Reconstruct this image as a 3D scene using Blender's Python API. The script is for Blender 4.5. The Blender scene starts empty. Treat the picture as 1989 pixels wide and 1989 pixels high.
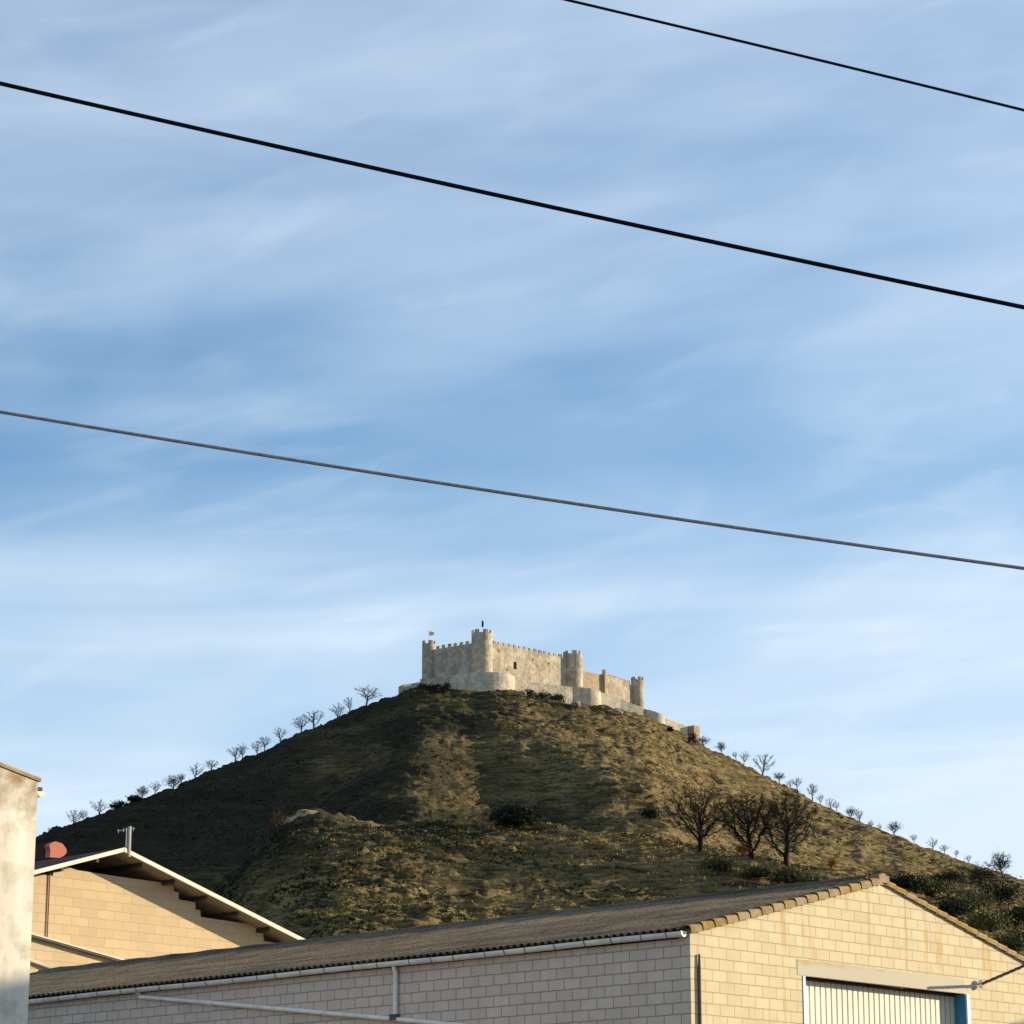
import bpy, bmesh, math, random
import numpy as np
from mathutils import Vector, Matrix

# ------------------------------------------------------------------ camera, sky, sun
F = 5485.0                      # focal length in photo pixels (photo 1989 x 1989)
CXY = 994.5
TH = math.atan(1455.5 / F)      # pitch
CT, ST = math.cos(TH), math.sin(TH)
CAMZ = 1.6
sc = bpy.context.scene
COL = sc.collection
cam_d = bpy.data.cameras.new("camera")
cam_d.sensor_width = 36.0
cam_d.lens = 36.0 * F / 1989.0
cam_d.clip_start = 0.5
cam_d.clip_end = 20000
cam = bpy.data.objects.new("camera", cam_d)
COL.objects.link(cam)
cam.location = (0, 0, CAMZ)
cam.rotation_euler = (math.pi / 2 + TH, 0, 0)
sc.camera = cam

SUN_EL = math.radians(14.5)
SUN_AZ = math.radians(73)       # from +Y towards +X
SUN = Vector((math.cos(SUN_EL) * math.sin(SUN_AZ), math.cos(SUN_EL) * math.cos(SUN_AZ), math.sin(SUN_EL)))
sd = bpy.data.lights.new("sun", 'SUN')
sd.energy = 4.9
sd.angle = math.radians(0.6)
sd.color = (1.0, 0.83, 0.58)
so = bpy.data.objects.new("sun", sd)
COL.objects.link(so)
so.location = (60, 20, 80)
so.rotation_euler = SUN.to_track_quat('Z', 'Y').to_euler()

vs = sc.view_settings
sc.display_settings.display_device = 'sRGB'
vs.view_transform = 'Standard'
vs.look = 'None'
vs.gamma = 1.0
vs.use_curve_mapping = False
vs.exposure = 0.85

world = bpy.data.worlds.new("World")
sc.world = world
world.use_nodes = True
wt = world.node_tree
for n in list(wt.nodes):
    wt.nodes.remove(n)


def N(t, kind, **kw):
    n = t.nodes.new(kind)
    for k, v in kw.items():
        if k == 'ins':
            for kk, vv in v.items():
                n.inputs[kk].default_value = vv
        else:
            setattr(n, k, v)
    return n


def ramp(t, fac, stops, interp='LINEAR'):
    r = t.nodes.new('ShaderNodeValToRGB')
    r.color_ramp.interpolation = interp
    el = r.color_ramp.elements
    while len(el) < len(stops):
        el.new(0.5)
    for e, (p, c) in zip(el, stops):
        e.position = p
        e.color = (c, c, c, 1) if isinstance(c, (int, float)) else (*c, 1)
    t.links.new(fac, r.inputs[0])
    return r.outputs[0]


def mth(t, op, a, b=None, clamp=False):
    m = t.nodes.new('ShaderNodeMath')
    m.operation = op
    m.use_clamp = clamp
    for i, v in enumerate((a, b)):
        if v is None:
            continue
        if isinstance(v, (int, float)):
            m.inputs[i].default_value = v
        else:
            t.links.new(v, m.inputs[i])
    return m.outputs[0]


def mixc(t, fac, a, b, mode='MIX'):
    m = t.nodes.new('ShaderNodeMix')
    m.data_type = 'RGBA'
    m.blend_type = mode
    m.clamp_factor = True
    for key, v in ((0, fac), (6, a), (7, b)):
        if isinstance(v, (int, float)):
            m.inputs[key].default_value = v
        elif isinstance(v, (tuple, list)):
            m.inputs[key].default_value = (*v, 1) if len(v) == 3 else v
        else:
            t.links.new(v, m.inputs[key])
    return m.outputs[2]


SKY_MUL = (0.66, 1.0, 1.14)
CLOUD = (4.95, 5.85, 6.8)
sky = N(wt, 'ShaderNodeTexSky', sky_type='NISHITA', sun_disc=False, sun_elevation=SUN_EL, sun_rotation=SUN_AZ,
        altitude=850, air_density=1.0, dust_density=0.35, ozone_density=2.5)
tc = N(wt, 'ShaderNodeTexCoord')


def cloud_layer(rot, scale, detail, rough, dist, lo, hi, seed):
    mp = N(wt, 'ShaderNodeMapping', vector_type='TEXTURE')
    mp.inputs['Rotation'].default_value = rot
    mp.inputs['Location'].default_value = (seed, seed * .7, seed * .3)
    mp.inputs['Scale'].default_value = scale
    wt.links.new(tc.outputs['Generated'], mp.inputs['Vector'])
    nz = N(wt, 'ShaderNodeTexNoise', ins={'Scale': 1.0, 'Detail': detail, 'Roughness': rough, 'Distortion': dist})
    wt.links.new(mp.outputs[0], nz.inputs['Vector'])
    return ramp(wt, nz.outputs['Fac'], [(lo, 0.0), (hi, 1.0)], 'EASE')


R = math.radians
sep = N(wt, 'ShaderNodeSeparateXYZ')
wt.links.new(tc.outputs['Generated'], sep.inputs[0])
c1 = cloud_layer((0, R(-11), 0), (.17, .3, .055), 3.5, .45, .5, .30, .72, 3.1)
c2 = cloud_layer((0, R(-15), 0), (.08, .2, .022), 4, .5, .9, .50, .80, 8.4)
c4 = cloud_layer((0, R(-9), 0), (.10, .2, .020), 5, .55, .8, .48, .80, 4.9)
c5 = cloud_layer((0, 0, 0), (.12, .3, .08), 2, .4, .2, .50, .66, 7.7)
c3 = cloud_layer((0, R(-3), 0), (.26, .3, .034), 4, .5, .4, .30, .74, 5.5)
elev = sep.outputs['Z']
low = ramp(wt, elev, [(.0, 1.0), (.13, 1.0), (.19, .92), (.235, .60), (.272, .06), (.31, .20), (.40, .34), (.9, .3)])
a = mth(wt, 'MULTIPLY', c1, .28)
b = mth(wt, 'ADD', mth(wt, 'MULTIPLY', c2, .13), mth(wt, 'MULTIPLY', mth(wt, 'MULTIPLY', c4, c5), .26))
c = mth(wt, 'MULTIPLY', mth(wt, 'MULTIPLY', c3, mth(wt, 'ADD', low, .15)), .50)
cov = mth(wt, 'ADD', mth(wt, 'ADD', a, b), c)
cov = mth(wt, 'ADD', cov, mth(wt, 'MULTIPLY', low, .60))
right = ramp(wt, mth(wt, 'ADD', sep.outputs['X'], .5), [(.42, 0.0), (.70, .17)])
cov = mth(wt, 'ADD', cov, right)
cov = mth(wt, 'MULTIPLY', cov, .84, clamp=True)
skyc = mixc(wt, 1.0, sky.outputs[0], SKY_MUL, 'MULTIPLY')
full = mixc(wt, cov, skyc, CLOUD)
bg = N(wt, 'ShaderNodeBackground', ins={'Strength': 0.085})
wo = N(wt, 'ShaderNodeOutputWorld')
wt.links.new(full, bg.inputs[0])
wt.links.new(bg.outputs[0], wo.inputs[0])


# ------------------------------------------------------------------ geometry helpers
def ray(px, py):
    u, v = (px - CXY) / F, -(py - CXY) / F
    return np.array((u, CT - v * ST, ST + v * CT))


def at(px, py, Y):
    r = ray(px, py)
    t = Y / r[1]
    return np.array((r[0] * t, Y, CAMZ + r[2] * t))


def hit(px, py, p, d):
    """meet the vertical plane through p (xy) along d (xy): distance along d and height"""
    r = ray(px, py)
    A = np.array([[r[0], -d[0]], [r[1], -d[1]]])
    t, s = np.linalg.solve(A, np.array(p[:2], float))
    return s, CAMZ + t * r[2]


def ue(px, py):
    r = ray(px, py)
    return r[0] / r[1], r[2] / r[1]


def v3(*a):
    return np.array(a, float)


Z3 = v3(0, 0, 1)


def dirxy(d):
    return v3(d[0], d[1], 0)


def link(o, parent=None):
    COL.objects.link(o)
    if parent is not None:
        o.parent = parent
    return o


def tag(o, label=None, cat=None, group=None, kind=None):
    if label:
        o['label'] = label
    if cat:
        o['category'] = cat
    if group:
        o['group'] = group
    if kind:
        o['kind'] = kind
    return o


def empty(name, loc, label, cat, group=None):
    o = bpy.data.objects.new(name, None)
    o.empty_display_size = .5
    link(o)
    o.location = tuple(float(q) for q in loc)
    return tag(o, label, cat, group)


class MB:
    def __init__(self):
        self.v = []
        self.f = []
        self.uv = []
        self.mi = []
        self.m = 0

    def face(self, pts, uvs=None):
        i = len(self.v)
        self.v += [tuple(float(q) for q in p) for p in pts]
        self.f.append(list(range(i, i + len(pts))))
        self.uv += [tuple(q) for q in (uvs if uvs is not None else [(0, 0)] * len(pts))]
        self.mi.append(self.m)

    def grid(self, P, uvs=None, closed=False):
        """P: array rows x cols x 3, shared vertices"""
        r, c = P.shape[:2]
        i0 = len(self.v)
        self.v += [tuple(map(float, p)) for p in P.reshape(-1, 3)]
        for i in range(r - 1):
            for j in range(c if closed else c - 1):
                k = (j + 1) % c
                q = [i * c + j, i * c + k, (i + 1) * c + k, (i + 1) * c + j]
                self.f.append([i0 + t for t in q])
                self.uv += [(uvs[t // c, t % c, 0], uvs[t // c, t % c, 1]) if uvs is not None else (0, 0) for t in q]
                self.mi.append(self.m)

    def box(self, c, ax, h):
        c = np.array(c, float)
        ax = [np.array(a, float) for a in ax]
        for i in range(3):
            j, k = (i + 1) % 3, (i + 2) % 3
            for s in (-1, 1):
                pts, uvs = [], []
                for a_, b_ in ((-1, -1), (1, -1), (1, 1), (-1, 1)):
                    pts.append(c + ax[i] * h[i] * s + ax[j] * h[j] * a_ + ax[k] * h[k] * b_)
                    if i == 2:
                        uvs.append((h[0] * a_, h[1] * b_))
                    elif k == 2:
                        uvs.append((h[j] * a_, c[2] + h[k] * b_))
                    else:
                        uvs.append((h[k] * b_, c[2] + h[j] * a_))
                if s < 0:
                    pts, uvs = pts[::-1], uvs[::-1]
                self.face(pts, uvs)

    def slab(self, poly, p, d, n, t):
        """vertical wall: outline poly of (s, z) in the plane through p along d, front face on side n, thickness t"""
        D, Nn = dirxy(d), dirxy(n)
        P0 = v3(p[0], p[1], 0)
        area = sum(poly[i][0] * poly[(i + 1) % len(poly)][1] - poly[(i + 1) % len(poly)][0] * poly[i][1] for i in range(len(poly)))
        if area < 0:
            poly = poly[::-1]
        fr = [P0 + D * s + Z3 * z for s, z in poly]
        bk = [q - Nn * t for q in fr]
        flip = np.dot(np.cross(D, Z3), Nn) < 0
        uv = [(s, z) for s, z in poly]
        self.face(fr[::-1] if flip else fr, uv[::-1] if flip else uv)
        self.face(bk if flip else bk[::-1], uv if flip else uv[::-1])
        m = len(poly)
        for i in range(m):
            j = (i + 1) % m
            q = [fr[i], bk[i], bk[j], fr[j]]
            u = [(poly[i][0], poly[i][1]), (poly[i][0] + t, poly[i][1]), (poly[j][0] + t, poly[j][1]), (poly[j][0], poly[j][1])]
            self.face(q[::-1] if flip else q, u[::-1] if flip else u)

    def tube(self, pts, rad, sides=8, cap=True):
        pts = [np.array(p, float) for p in pts]
        if isinstance(rad, (int, float)):
            rad = [rad] * len(pts)
        rows = []
        for i, p in enumerate(pts):
            t = pts[min(i + 1, len(pts) - 1)] - pts[max(i - 1, 0)]
            t /= np.linalg.norm(t) + 1e-9
            ref = Z3 if abs(t[2]) < .9 else v3(1, 0, 0)
            a_ = np.cross(t, ref)
            a_ /= np.linalg.norm(a_)
            b_ = np.cross(t, a_)
            rows.append([p + rad[i] * (a_ * math.cos(2 * math.pi * k / sides) + b_ * math.sin(2 * math.pi * k / sides)) for k in range(sides)])
        i0 = len(self.v)
        self.grid(np.array(rows), closed=True)
        if cap:
            n = len(pts)
            self.f.append([i0 + k for k in range(sides)])
            self.uv += [(0, 0)] * sides
            self.mi.append(self.m)
            self.f.append([i0 + (n - 1) * sides + k for k in range(sides)][::-1])
            self.uv += [(0, 0)] * sides
            self.mi.append(self.m)

    def build(self, name, mat, parent=None, smooth=False, origin=None):
        o0 = np.array(parent_origin(parent) if origin is None else origin, float)
        V = np.array(self.v, float).reshape(-1, 3) - o0
        me = bpy.data.meshes.new(name)
        me.from_pydata(V.tolist(), [], self.f)
        ul = me.uv_layers.new(name="UVMap")
        ul.data.foreach_set("uv", np.array(self.uv, dtype=np.float32).ravel())
        for m_ in (mat if isinstance(mat, (list, tuple)) else [mat]):
            me.materials.append(m_)
        if any(self.mi):
            me.polygons.foreach_set("material_index", self.mi)
        if smooth:
            me.polygons.foreach_set("use_smooth", [True] * len(me.polygons))
        me.update()
        o = bpy.data.objects.new(name, me)
        if parent is None:
            o.location = tuple(o0)
        return link(o, parent)


def parent_origin(p):
    o = v3(0, 0, 0)
    while p is not None:
        o += np.array(p.location)
        p = p.parent
    return o


# ------------------------------------------------------------------ numpy noise
def _hash(ix, iy, seed):
    h = (ix.astype(np.int64) * 374761393 + iy.astype(np.int64) * 668265263 + seed * 1442695041) & 0xffffffff
    h = ((h ^ (h >> 13)) * 1274126177) & 0xffffffff
    return ((h ^ (h >> 16)) & 0xffff) / 65535.0


def vnoise(x, y, seed):
    ix, iy = np.floor(x), np.floor(y)
    fx, fy = x - ix, y - iy
    fx = fx * fx * fx * (fx * (fx * 6 - 15) + 10)
    fy = fy * fy * fy * (fy * (fy * 6 - 15) + 10)
    a_ = _hash(ix, iy, seed)
    b_ = _hash(ix + 1, iy, seed)
    c_ = _hash(ix, iy + 1, seed)
    d_ = _hash(ix + 1, iy + 1, seed)
    return (a_ + (b_ - a_) * fx) * (1 - fy) + (c_ + (d_ - c_) * fx) * fy - .5


def fbm(x, y, sc_, oct_, seed, gain=.5):
    out = 0
    amp = 1
    x, y = x / sc_, y / sc_
    for k in range(oct_):
        ca, sa = math.cos(k * 1.1), math.sin(k * 1.1)
        out = out + amp * vnoise(x * ca - y * sa + 17.3 * k, x * sa + y * ca - 5.1 * k, seed + k)
        x, y = x * 2.03, y * 2.03
        amp *= gain
    return out


def sstep(x, a_, b_):
    t = np.clip((x - a_) / (b_ - a_), 0, 1)
    return t * t * (3 - 2 * t)


# ------------------------------------------------------------------ materials
def material(name, rough=.85, spec=.2):
    m = bpy.data.materials.new(name)
    m.use_nodes = True
    t = m.node_tree
    b_ = t.nodes['Principled BSDF']
    b_.inputs['Roughness'].default_value = rough
    b_.inputs['Specular IOR Level'].default_value = spec
    return m, t, b_


def obj_noise(t, scale, detail=4, rough=.55, vec=None, stretch=None, dist=0.0):
    if vec is None:
        vec = t.nodes.new('ShaderNodeTexCoord').outputs['Object']
    if stretch:
        mp = t.nodes.new('ShaderNodeMapping')
        mp.inputs['Scale'].default_value = stretch
        t.links.new(vec, mp.inputs[0])
        vec = mp.outputs[0]
    n = N(t, 'ShaderNodeTexNoise', ins={'Scale': scale, 'Detail': detail, 'Roughness': rough, 'Distortion': dist})
    t.links.new(vec, n.inputs['Vector'])
    return n.outputs['Fac']


def bump(t, b_, h, strength=.4, dist=.02):
    bp = N(t, 'ShaderNodeBump', ins={'Strength': strength, 'Distance': dist})
    t.links.new(h, bp.inputs['Height'])
    t.links.new(bp.outputs[0], b_.inputs['Normal'])


def simple(name, c1_, c2_, scale=3, rough=.85, spec=.2, bs=.2, metal=0, bd=.01):
    m, t, b_ = material(name, rough, spec)
    f = obj_noise(t, scale, 5)
    col = mixc(t, ramp(t, f, [(.35, 0.0), (.65, 1.0)]), c1_, c2_)
    t.links.new(col, b_.inputs['Base Color'])
    b_.inputs['Metallic'].default_value = metal
    if bs:
        bump(t, b_, obj_noise(t, scale * 8, 4), bs, bd)
    return m


def uvvec(t):
    return N(t, 'ShaderNodeUVMap', uv_map='UVMap').outputs[0]


def block_mat(name, ca, cb, mortar, bw, rh, msize, stain=None, soft=.1, bmp=.6, rough=.9, big=None):
    m, t, b_ = material(name, rough, .15)
    uv = uvvec(t)
    br = N(t, 'ShaderNodeTexBrick', offset=.5, offset_frequency=2, squash=1.0,
           ins={'Scale': 1.0, 'Mortar Size': msize, 'Mortar Smooth': soft, 'Bias': 0.0, 'Brick Width': bw, 'Row Height': rh})
    br.inputs['Color1'].default_value = (*ca, 1)
    br.inputs['Color2'].default_value = (*cb, 1)
    br.inputs['Mortar'].default_value = (*mortar, 1)
    nz = N(t, 'ShaderNodeTexNoise', ins={'Scale': 6.0, 'Detail': 3})
    t.links.new(uv, nz.inputs['Vector'])
    sub = N(t, 'ShaderNodeVectorMath', operation='MULTIPLY_ADD')
    t.links.new(nz.outputs['Color'], sub.inputs[0])
    sub.inputs[1].default_value = (.016, .016, 0)
    t.links.new(uv, sub.inputs[2])
    t.links.new(sub.outputs[0], br.inputs['Vector'])
    f = obj_noise(t, 2.2, 6, .62, uv)
    col = mixc(t, ramp(t, f, [(.3, .0), (.7, .30)]), br.outputs['Color'], mortar)
    f2 = obj_noise(t, 45, 3, .6, uv)
    col = mixc(t, mth(t, 'MULTIPLY', f2, .28), col, tuple(q * .55 for q in ca))
    if stain:
        sm = obj_noise(t, 1.0, 4, .5, uv, (5.5, .32, 1), .1)
        sm2 = obj_noise(t, .55, 2, .5, uv)
        k = mth(t, 'MULTIPLY', ramp(t, sm, [(.56, 0.0), (.70, 1.0)]), ramp(t, sm2, [(.40, 0.0), (.55, .9)]))
        col = mixc(t, k, col, stain)
    t.links.new(col, b_.inputs['Base Color'])
    h = mth(t, 'ADD', mth(t, 'MULTIPLY', br.outputs['Fac'], -1.0), mth(t, 'MULTIPLY', f2, .35))
    bump(t, b_, h, bmp, .012)
    return m


M = {}
M['block'] = block_mat('concrete block', (.66, .585, .405), (.585, .51, .35), (.40, .31, .165), .4, .2, .010, stain=(.46, .28, .09))
M['block_side'] = block_mat('shade side concrete block', (.66, .56, .475), (.585, .495, .415), (.30, .25, .205), .4, .2, .012)  # same block as the gable, recoloured to the tone it takes in shade
M['sand'] = block_mat('sandstone block', (.62, .475, .29), (.52, .405, .25), (.46, .35, .205), .62, .27, .012, soft=.4, bmp=.5)


def corr_mat():
    m, t, b_ = material('fibre cement', .95, .1)
    f = obj_noise(t, .9, 6, .65)
    g = obj_noise(t, 3.2, 6, .75)
    col = mixc(t, ramp(t, f, [(.40, 0.0), (.58, 1.0)]), (.085, .072, .054), (.19, .145, .095))
    col = mixc(t, ramp(t, g, [(.48, 0.0), (.68, .75)]), col, (.20, .15, .075))
    mp_ = N(t, 'ShaderNodeMapping', vector_type='TEXTURE')
    mp_.inputs['Rotation'].default_value = (0, 0, math.radians(136.1))
    mp_.inputs['Scale'].default_value = (7, .45, 1)
    t.links.new(t.nodes.new('ShaderNodeTexCoord').outputs['Object'], mp_.inputs[0])
    st_ = obj_noise(t, 1.0, 5, .6, mp_.outputs[0])
    col = mixc(t, ramp(t, st_, [(.48, 0.0), (.66, .7)]), col, (.23, .195, .15))
    col = mixc(t, ramp(t, st_, [(.30, .8), (.45, 0.0)]), col, (.06, .055, .045))
    k = obj_noise(t, 22, 3, .6)
    col = mixc(t, ramp(t, k, [(.46, 0.0), (.62, .75)]), col, (.05, .045, .035))
    t.links.new(col, b_.inputs['Base Color'])
    bump(t, b_, g, .5, .02)
    return m


M['corr'] = corr_mat()
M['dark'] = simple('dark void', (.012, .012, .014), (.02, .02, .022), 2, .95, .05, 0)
M['pvc'] = simple('grey gutter plastic', (.78, .74, .67), (.62, .59, .54), 3, .55, .35, .1)
M['pvc_dark'] = simple('grimy bracket', (.13, .12, .11), (.08, .075, .07), 9, .8, .2, .1)
M['plaster'] = None


def plaster_mat():
    m, t, b_ = material('stained plaster', .92, .12)
    uv = uvvec(t)
    f = obj_noise(t, .55, 5, .55, uv, (2.2, .45, 1), .4)
    g = obj_noise(t, 2.6, 6, .65, uv)
    col = mixc(t, ramp(t, f, [(.32, 0.0), (.66, 1.0)]), (.52, .475, .39), (.74, .715, .64))
    col = mixc(t, ramp(t, g, [(.47, 0.0), (.70, .65)]), col, (.34, .29, .21))
    sep_ = N(t, 'ShaderNodeSeparateXYZ')
    t.links.new(uv, sep_.inputs[0])
    # dirt band that follows the sloping verge: v holds height, u the distance along the wall
    line = mth(t, 'ADD', sep_.outputs[1], mth(t, 'MULTIPLY', sep_.outputs[0], PL_SLOPE))
    line = mth(t, 'ADD', line, mth(t, 'MULTIPLY', mth(t, 'SUBTRACT', g, .5), 1.1))
    k = ramp(t, mth(t, 'SUBTRACT', line, PL_TOP - 1.0), [(.30, 0.0), (1.0, .9)])
    k = mth(t, 'MULTIPLY', k, ramp(t, obj_noise(t, 3.2, 4, .6, uv), [(.38, .25), (.6, 1.0)]))
    col = mixc(t, k, col, (.25, .17, .075))
    t.links.new(col, b_.inputs['Base Color'])
    bump(t, b_, g, .35, .02)
    return m


M['terracotta'] = simple('old terracotta tile', (.34, .27, .175), (.23, .15, .05), 4, .9, .15, .4)
M['tile_moss'] = simple('lichened tile', (.27, .17, .035), (.33, .25, .15), 3.5, .95, .1, .5)
M['lintel'] = None


def lintel_mat():
    m, t, b_ = material('stained lintel concrete', .9, .15)
    uv = uvvec(t)
    sp = N(t, 'ShaderNodeSeparateXYZ')
    t.links.new(uv, sp.inputs[0])
    g = obj_noise(t, 3.5, 6, .7, uv)
    g2 = obj_noise(t, .5, 2, .5, uv)
    k = mth(t, 'ADD', mth(t, 'MULTIPLY', mth(t, 'SUBTRACT', sp.outputs[1], LINT_TOP), 2.6), mth(t, 'MULTIPLY', g, 1.1))
    k = mth(t, 'ADD', k, mth(t, 'MULTIPLY', sp.outputs[0], -.09))
    k = ramp(t, mth(t, 'ADD', k, .5), [(.45, 0.0), (.95, .9)])
    base = mixc(t, g2, (.44, .41, .32), (.52, .475, .37))
    col = mixc(t, k, base, (.42, .28, .08))
    t.links.new(col, b_.inputs['Base Color'])
    bump(t, b_, g, .2, .01)
    return m


M['door'] = simple('cream ribbed metal', (.67, .625, .52), (.60, .56, .46), 1.5, .6, .3, .05)
M['blue'] = simple('blue door paint', (.03, .17, .33), (.045, .22, .38), 2, .6, .35, .05)
M['paleblue'] = simple('pale door frame paint', (.62, .70, .76), (.52, .60, .66), 4, .6, .3, .05)
M['verge'] = simple('pale roof edge', (.74, .69, .56), (.66, .60, .47), 3, .8, .2, .05)
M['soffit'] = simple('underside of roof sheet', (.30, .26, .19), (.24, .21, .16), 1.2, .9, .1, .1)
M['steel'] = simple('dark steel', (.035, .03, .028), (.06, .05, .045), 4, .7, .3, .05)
M['brown'] = simple('brown roof cladding', (.055, .024, .024), (.04, .018, .018), 2, .8, .2, .1)
M['salmon'] = simple('salmon render', (.47, .15, .12), (.40, .16, .10), 8, .9, .1, .4)
M['concrete'] = simple('weathered concrete', (.40, .38, .33), (.30, .285, .25), 2, .9, .15, .3)
M['rust'] = simple('rusty conduit', (.20, .10, .06), (.13, .07, .045), 8, .8, .2, .2)
M['white'] = simple('white porcelain', (.82, .80, .72), (.75, .72, .65), 8, .4, .5, 0)
M['cable'] = simple('black cable sheath', (.008, .008, .010), (.014, .013, .015), 30, .8, .05, 0)
M['cable_grey'] = simple('weathered cable sheath', (.34, .32, .31), (.22, .21, .21), 40, .75, .2, .3)
M['cable_brown'] = simple('twisted service cable', (.16, .11, .09), (.07, .05, .045), 30, .8, .15, .2)
M['bark'] = simple('bark', (.022, .018, .015), (.012, .010, .009), 6, .95, .1, .3, 0, .03)
M['bark_grey'] = simple('grey bark', (.15, .135, .125), (.09, .08, .076), 4, .95, .1, .2)
M['twig'] = simple('twigs', (.13, .115, .11), (.08, .072, .07), .8, .95, .1, 0)
M['twig_dark'] = simple('dark twigs', (.046, .041, .029), (.026, .023, .017), .5, .95, .1, 0)


def leaf(name, a_, b2):
    m, t, b_ = material(name, .9, .12)
    f = obj_noise(t, 1.6, 4, .7)
    col = mixc(t, ramp(t, f, [(.38, 0.0), (.62, 1.0)]), a_, b2)
    t.links.new(col, b_.inputs['Base Color'])
    return m


M['leaf_dark'] = leaf('dark evergreen leaves', (.010, .015, .009), (.026, .034, .017))
M['leaf_green'] = leaf('olive green leaves', (.055, .062, .024), (.11, .11, .040))
M['leaf_yel'] = leaf('yellow green leaves', (.10, .105, .035), (.17, .15, .05))
M['leaf_orange'] = leaf('orange autumn leaves', (.30, .115, .03), (.20, .09, .03))
M['leaf_red'] = leaf('russet autumn leaves', (.10, .058, .032), (.06, .040, .026))


def stone_mat(name, a_, b2, dark):
    m, t, b_ = material(name, .95, .1)
    f = obj_noise(t, .35, 6, .72, None, None, .8)
    g = obj_noise(t, .6, 5, .72, None, None, .5)
    s = obj_noise(t, .35, 4, .6, None, (1.4, 1.4, .3))
    col = mixc(t, ramp(t, f, [(.40, 0.0), (.60, 1.0)]), a_, b2)
    col = mixc(t, ramp(t, g, [(.45, 0.0), (.75, .75)]), col, dark)
    col = mixc(t, ramp(t, s, [(.5, 0.0), (.72, .5)]), col, dark)
    t.links.new(col, b_.inputs['Base Color'])
    bump(t, b_, mth(t, 'ADD', g, obj_noise(t, 2.5, 3, .6)), .7, .35)
    return m


M['castle'] = stone_mat('castle masonry', (.33, .285, .21), (.54, .47, .355), (.17, .14, .10))
M['castle_pale'] = stone_mat('pale restored masonry', (.44, .385, .29), (.62, .55, .42), (.26, .22, .155))
M['castle_red'] = stone_mat('ochre masonry', (.37, .275, .17), (.45, .35, .225), (.22, .16, .10))
M['rock'] = stone_mat('pale rock', (.36, .31, .24), (.25, .21, .16), (.10, .08, .06))
M['flag_y'] = simple('orange flag', (.80, .42, .22), (.85, .58, .30), 1, .8, .1, 0)
M['flag_r'] = simple('dark red flag', (.16, .03, .05), (.08, .02, .04), 1, .8, .1, 0)


def hill_mat():
    m, t, b_ = material('dry grass hillside', .97, .05)
    co = t.nodes.new('ShaderNodeTexCoord').outputs['Object']
    big = obj_noise(t, .016, 5, .6, co, None, .5)
    mid = obj_noise(t, .075, 6, .70, co, (1, 1.0, 2.2), .8)
    strk = obj_noise(t, .22, 6, .74, co, (.45, 1, 3.0), .6)
    fine = obj_noise(t, 1.3, 4, .75, co)
    # shade painted into green scrub on left flank, sunlight into straw on right
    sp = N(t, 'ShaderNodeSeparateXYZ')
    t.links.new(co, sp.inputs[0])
    flank_light = mth(t, 'ADD', mth(t, 'MULTIPLY', sp.outputs[0], .0042), mth(t, 'MULTIPLY', big, 1.1))
    flank_light = mth(t, 'ADD', flank_light, mth(t, 'MULTIPLY', ramp(t, mth(t, 'MULTIPLY', sp.outputs[1], .001), [(.47, 1.0), (.58, 0.0)]), .16))
    flank_light = ramp(t, flank_light, [(.36, 0.0), (.74, 1.0)], 'EASE')
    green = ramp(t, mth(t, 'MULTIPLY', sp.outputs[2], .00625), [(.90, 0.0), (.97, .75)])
    col = mixc(t, flank_light, (.040, .040, .026), (.255, .188, .083))
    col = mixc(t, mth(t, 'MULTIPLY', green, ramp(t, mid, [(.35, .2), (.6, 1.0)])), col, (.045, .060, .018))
    col = mixc(t, ramp(t, mid, [(.42, 0.0), (.60, .8)]), col, mixc(t, flank_light, (.019, .021, .013), (.088, .070, .034)))
    col = mixc(t, ramp(t, strk, [(.50, 0.0), (.66, .8)]), col, mixc(t, flank_light, (.055, .048, .028), (.36, .26, .11)))
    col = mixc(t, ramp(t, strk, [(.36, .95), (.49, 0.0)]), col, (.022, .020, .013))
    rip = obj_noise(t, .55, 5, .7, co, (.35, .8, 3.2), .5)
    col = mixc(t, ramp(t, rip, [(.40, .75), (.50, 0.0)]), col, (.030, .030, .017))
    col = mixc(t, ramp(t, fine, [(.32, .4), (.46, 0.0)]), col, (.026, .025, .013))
    col = mixc(t, mth(t, 'MULTIPLY', ramp(t, fine, [(.58, .0), (.75, .5)]), flank_light), col, (.30, .22, .10))
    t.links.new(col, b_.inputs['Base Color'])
    bump(t, b_, mth(t, 'ADD', strk, mth(t, 'MULTIPLY', fine, .7)), 1.0, 1.1)
    return m


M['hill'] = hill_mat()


def tuft_mat():
    m, t, b_ = material('grass tufts', .95, .05)
    at_ = N(t, 'ShaderNodeAttribute', attribute_name='tint')
    t.links.new(at_.outputs['Color'], b_.inputs['Base Color'])
    return m


M['tuft'] = tuft_mat()
M['ground'] = simple('town ground', (.10, .09, .075), (.16, .14, .115), .5, .95, .1, .2)

# ------------------------------------------------------------------ terrain
ncol = 940
udense = np.linspace(-.20, .20, ncol)
uo = np.concatenate([np.linspace(-1.1, -.215, 40), udense, np.linspace(.215, 1.1, 40)])
Yr = np.concatenate([np.linspace(112, 330, 60), np.arange(332, 480, .55), np.arange(480, 700, .8), np.arange(700, 900, .7),
                     np.linspace(905, 1500, 60)])
U, YY = np.meshgrid(uo, Yr)           # rows: Y, cols: u
XX = U * YY

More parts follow.
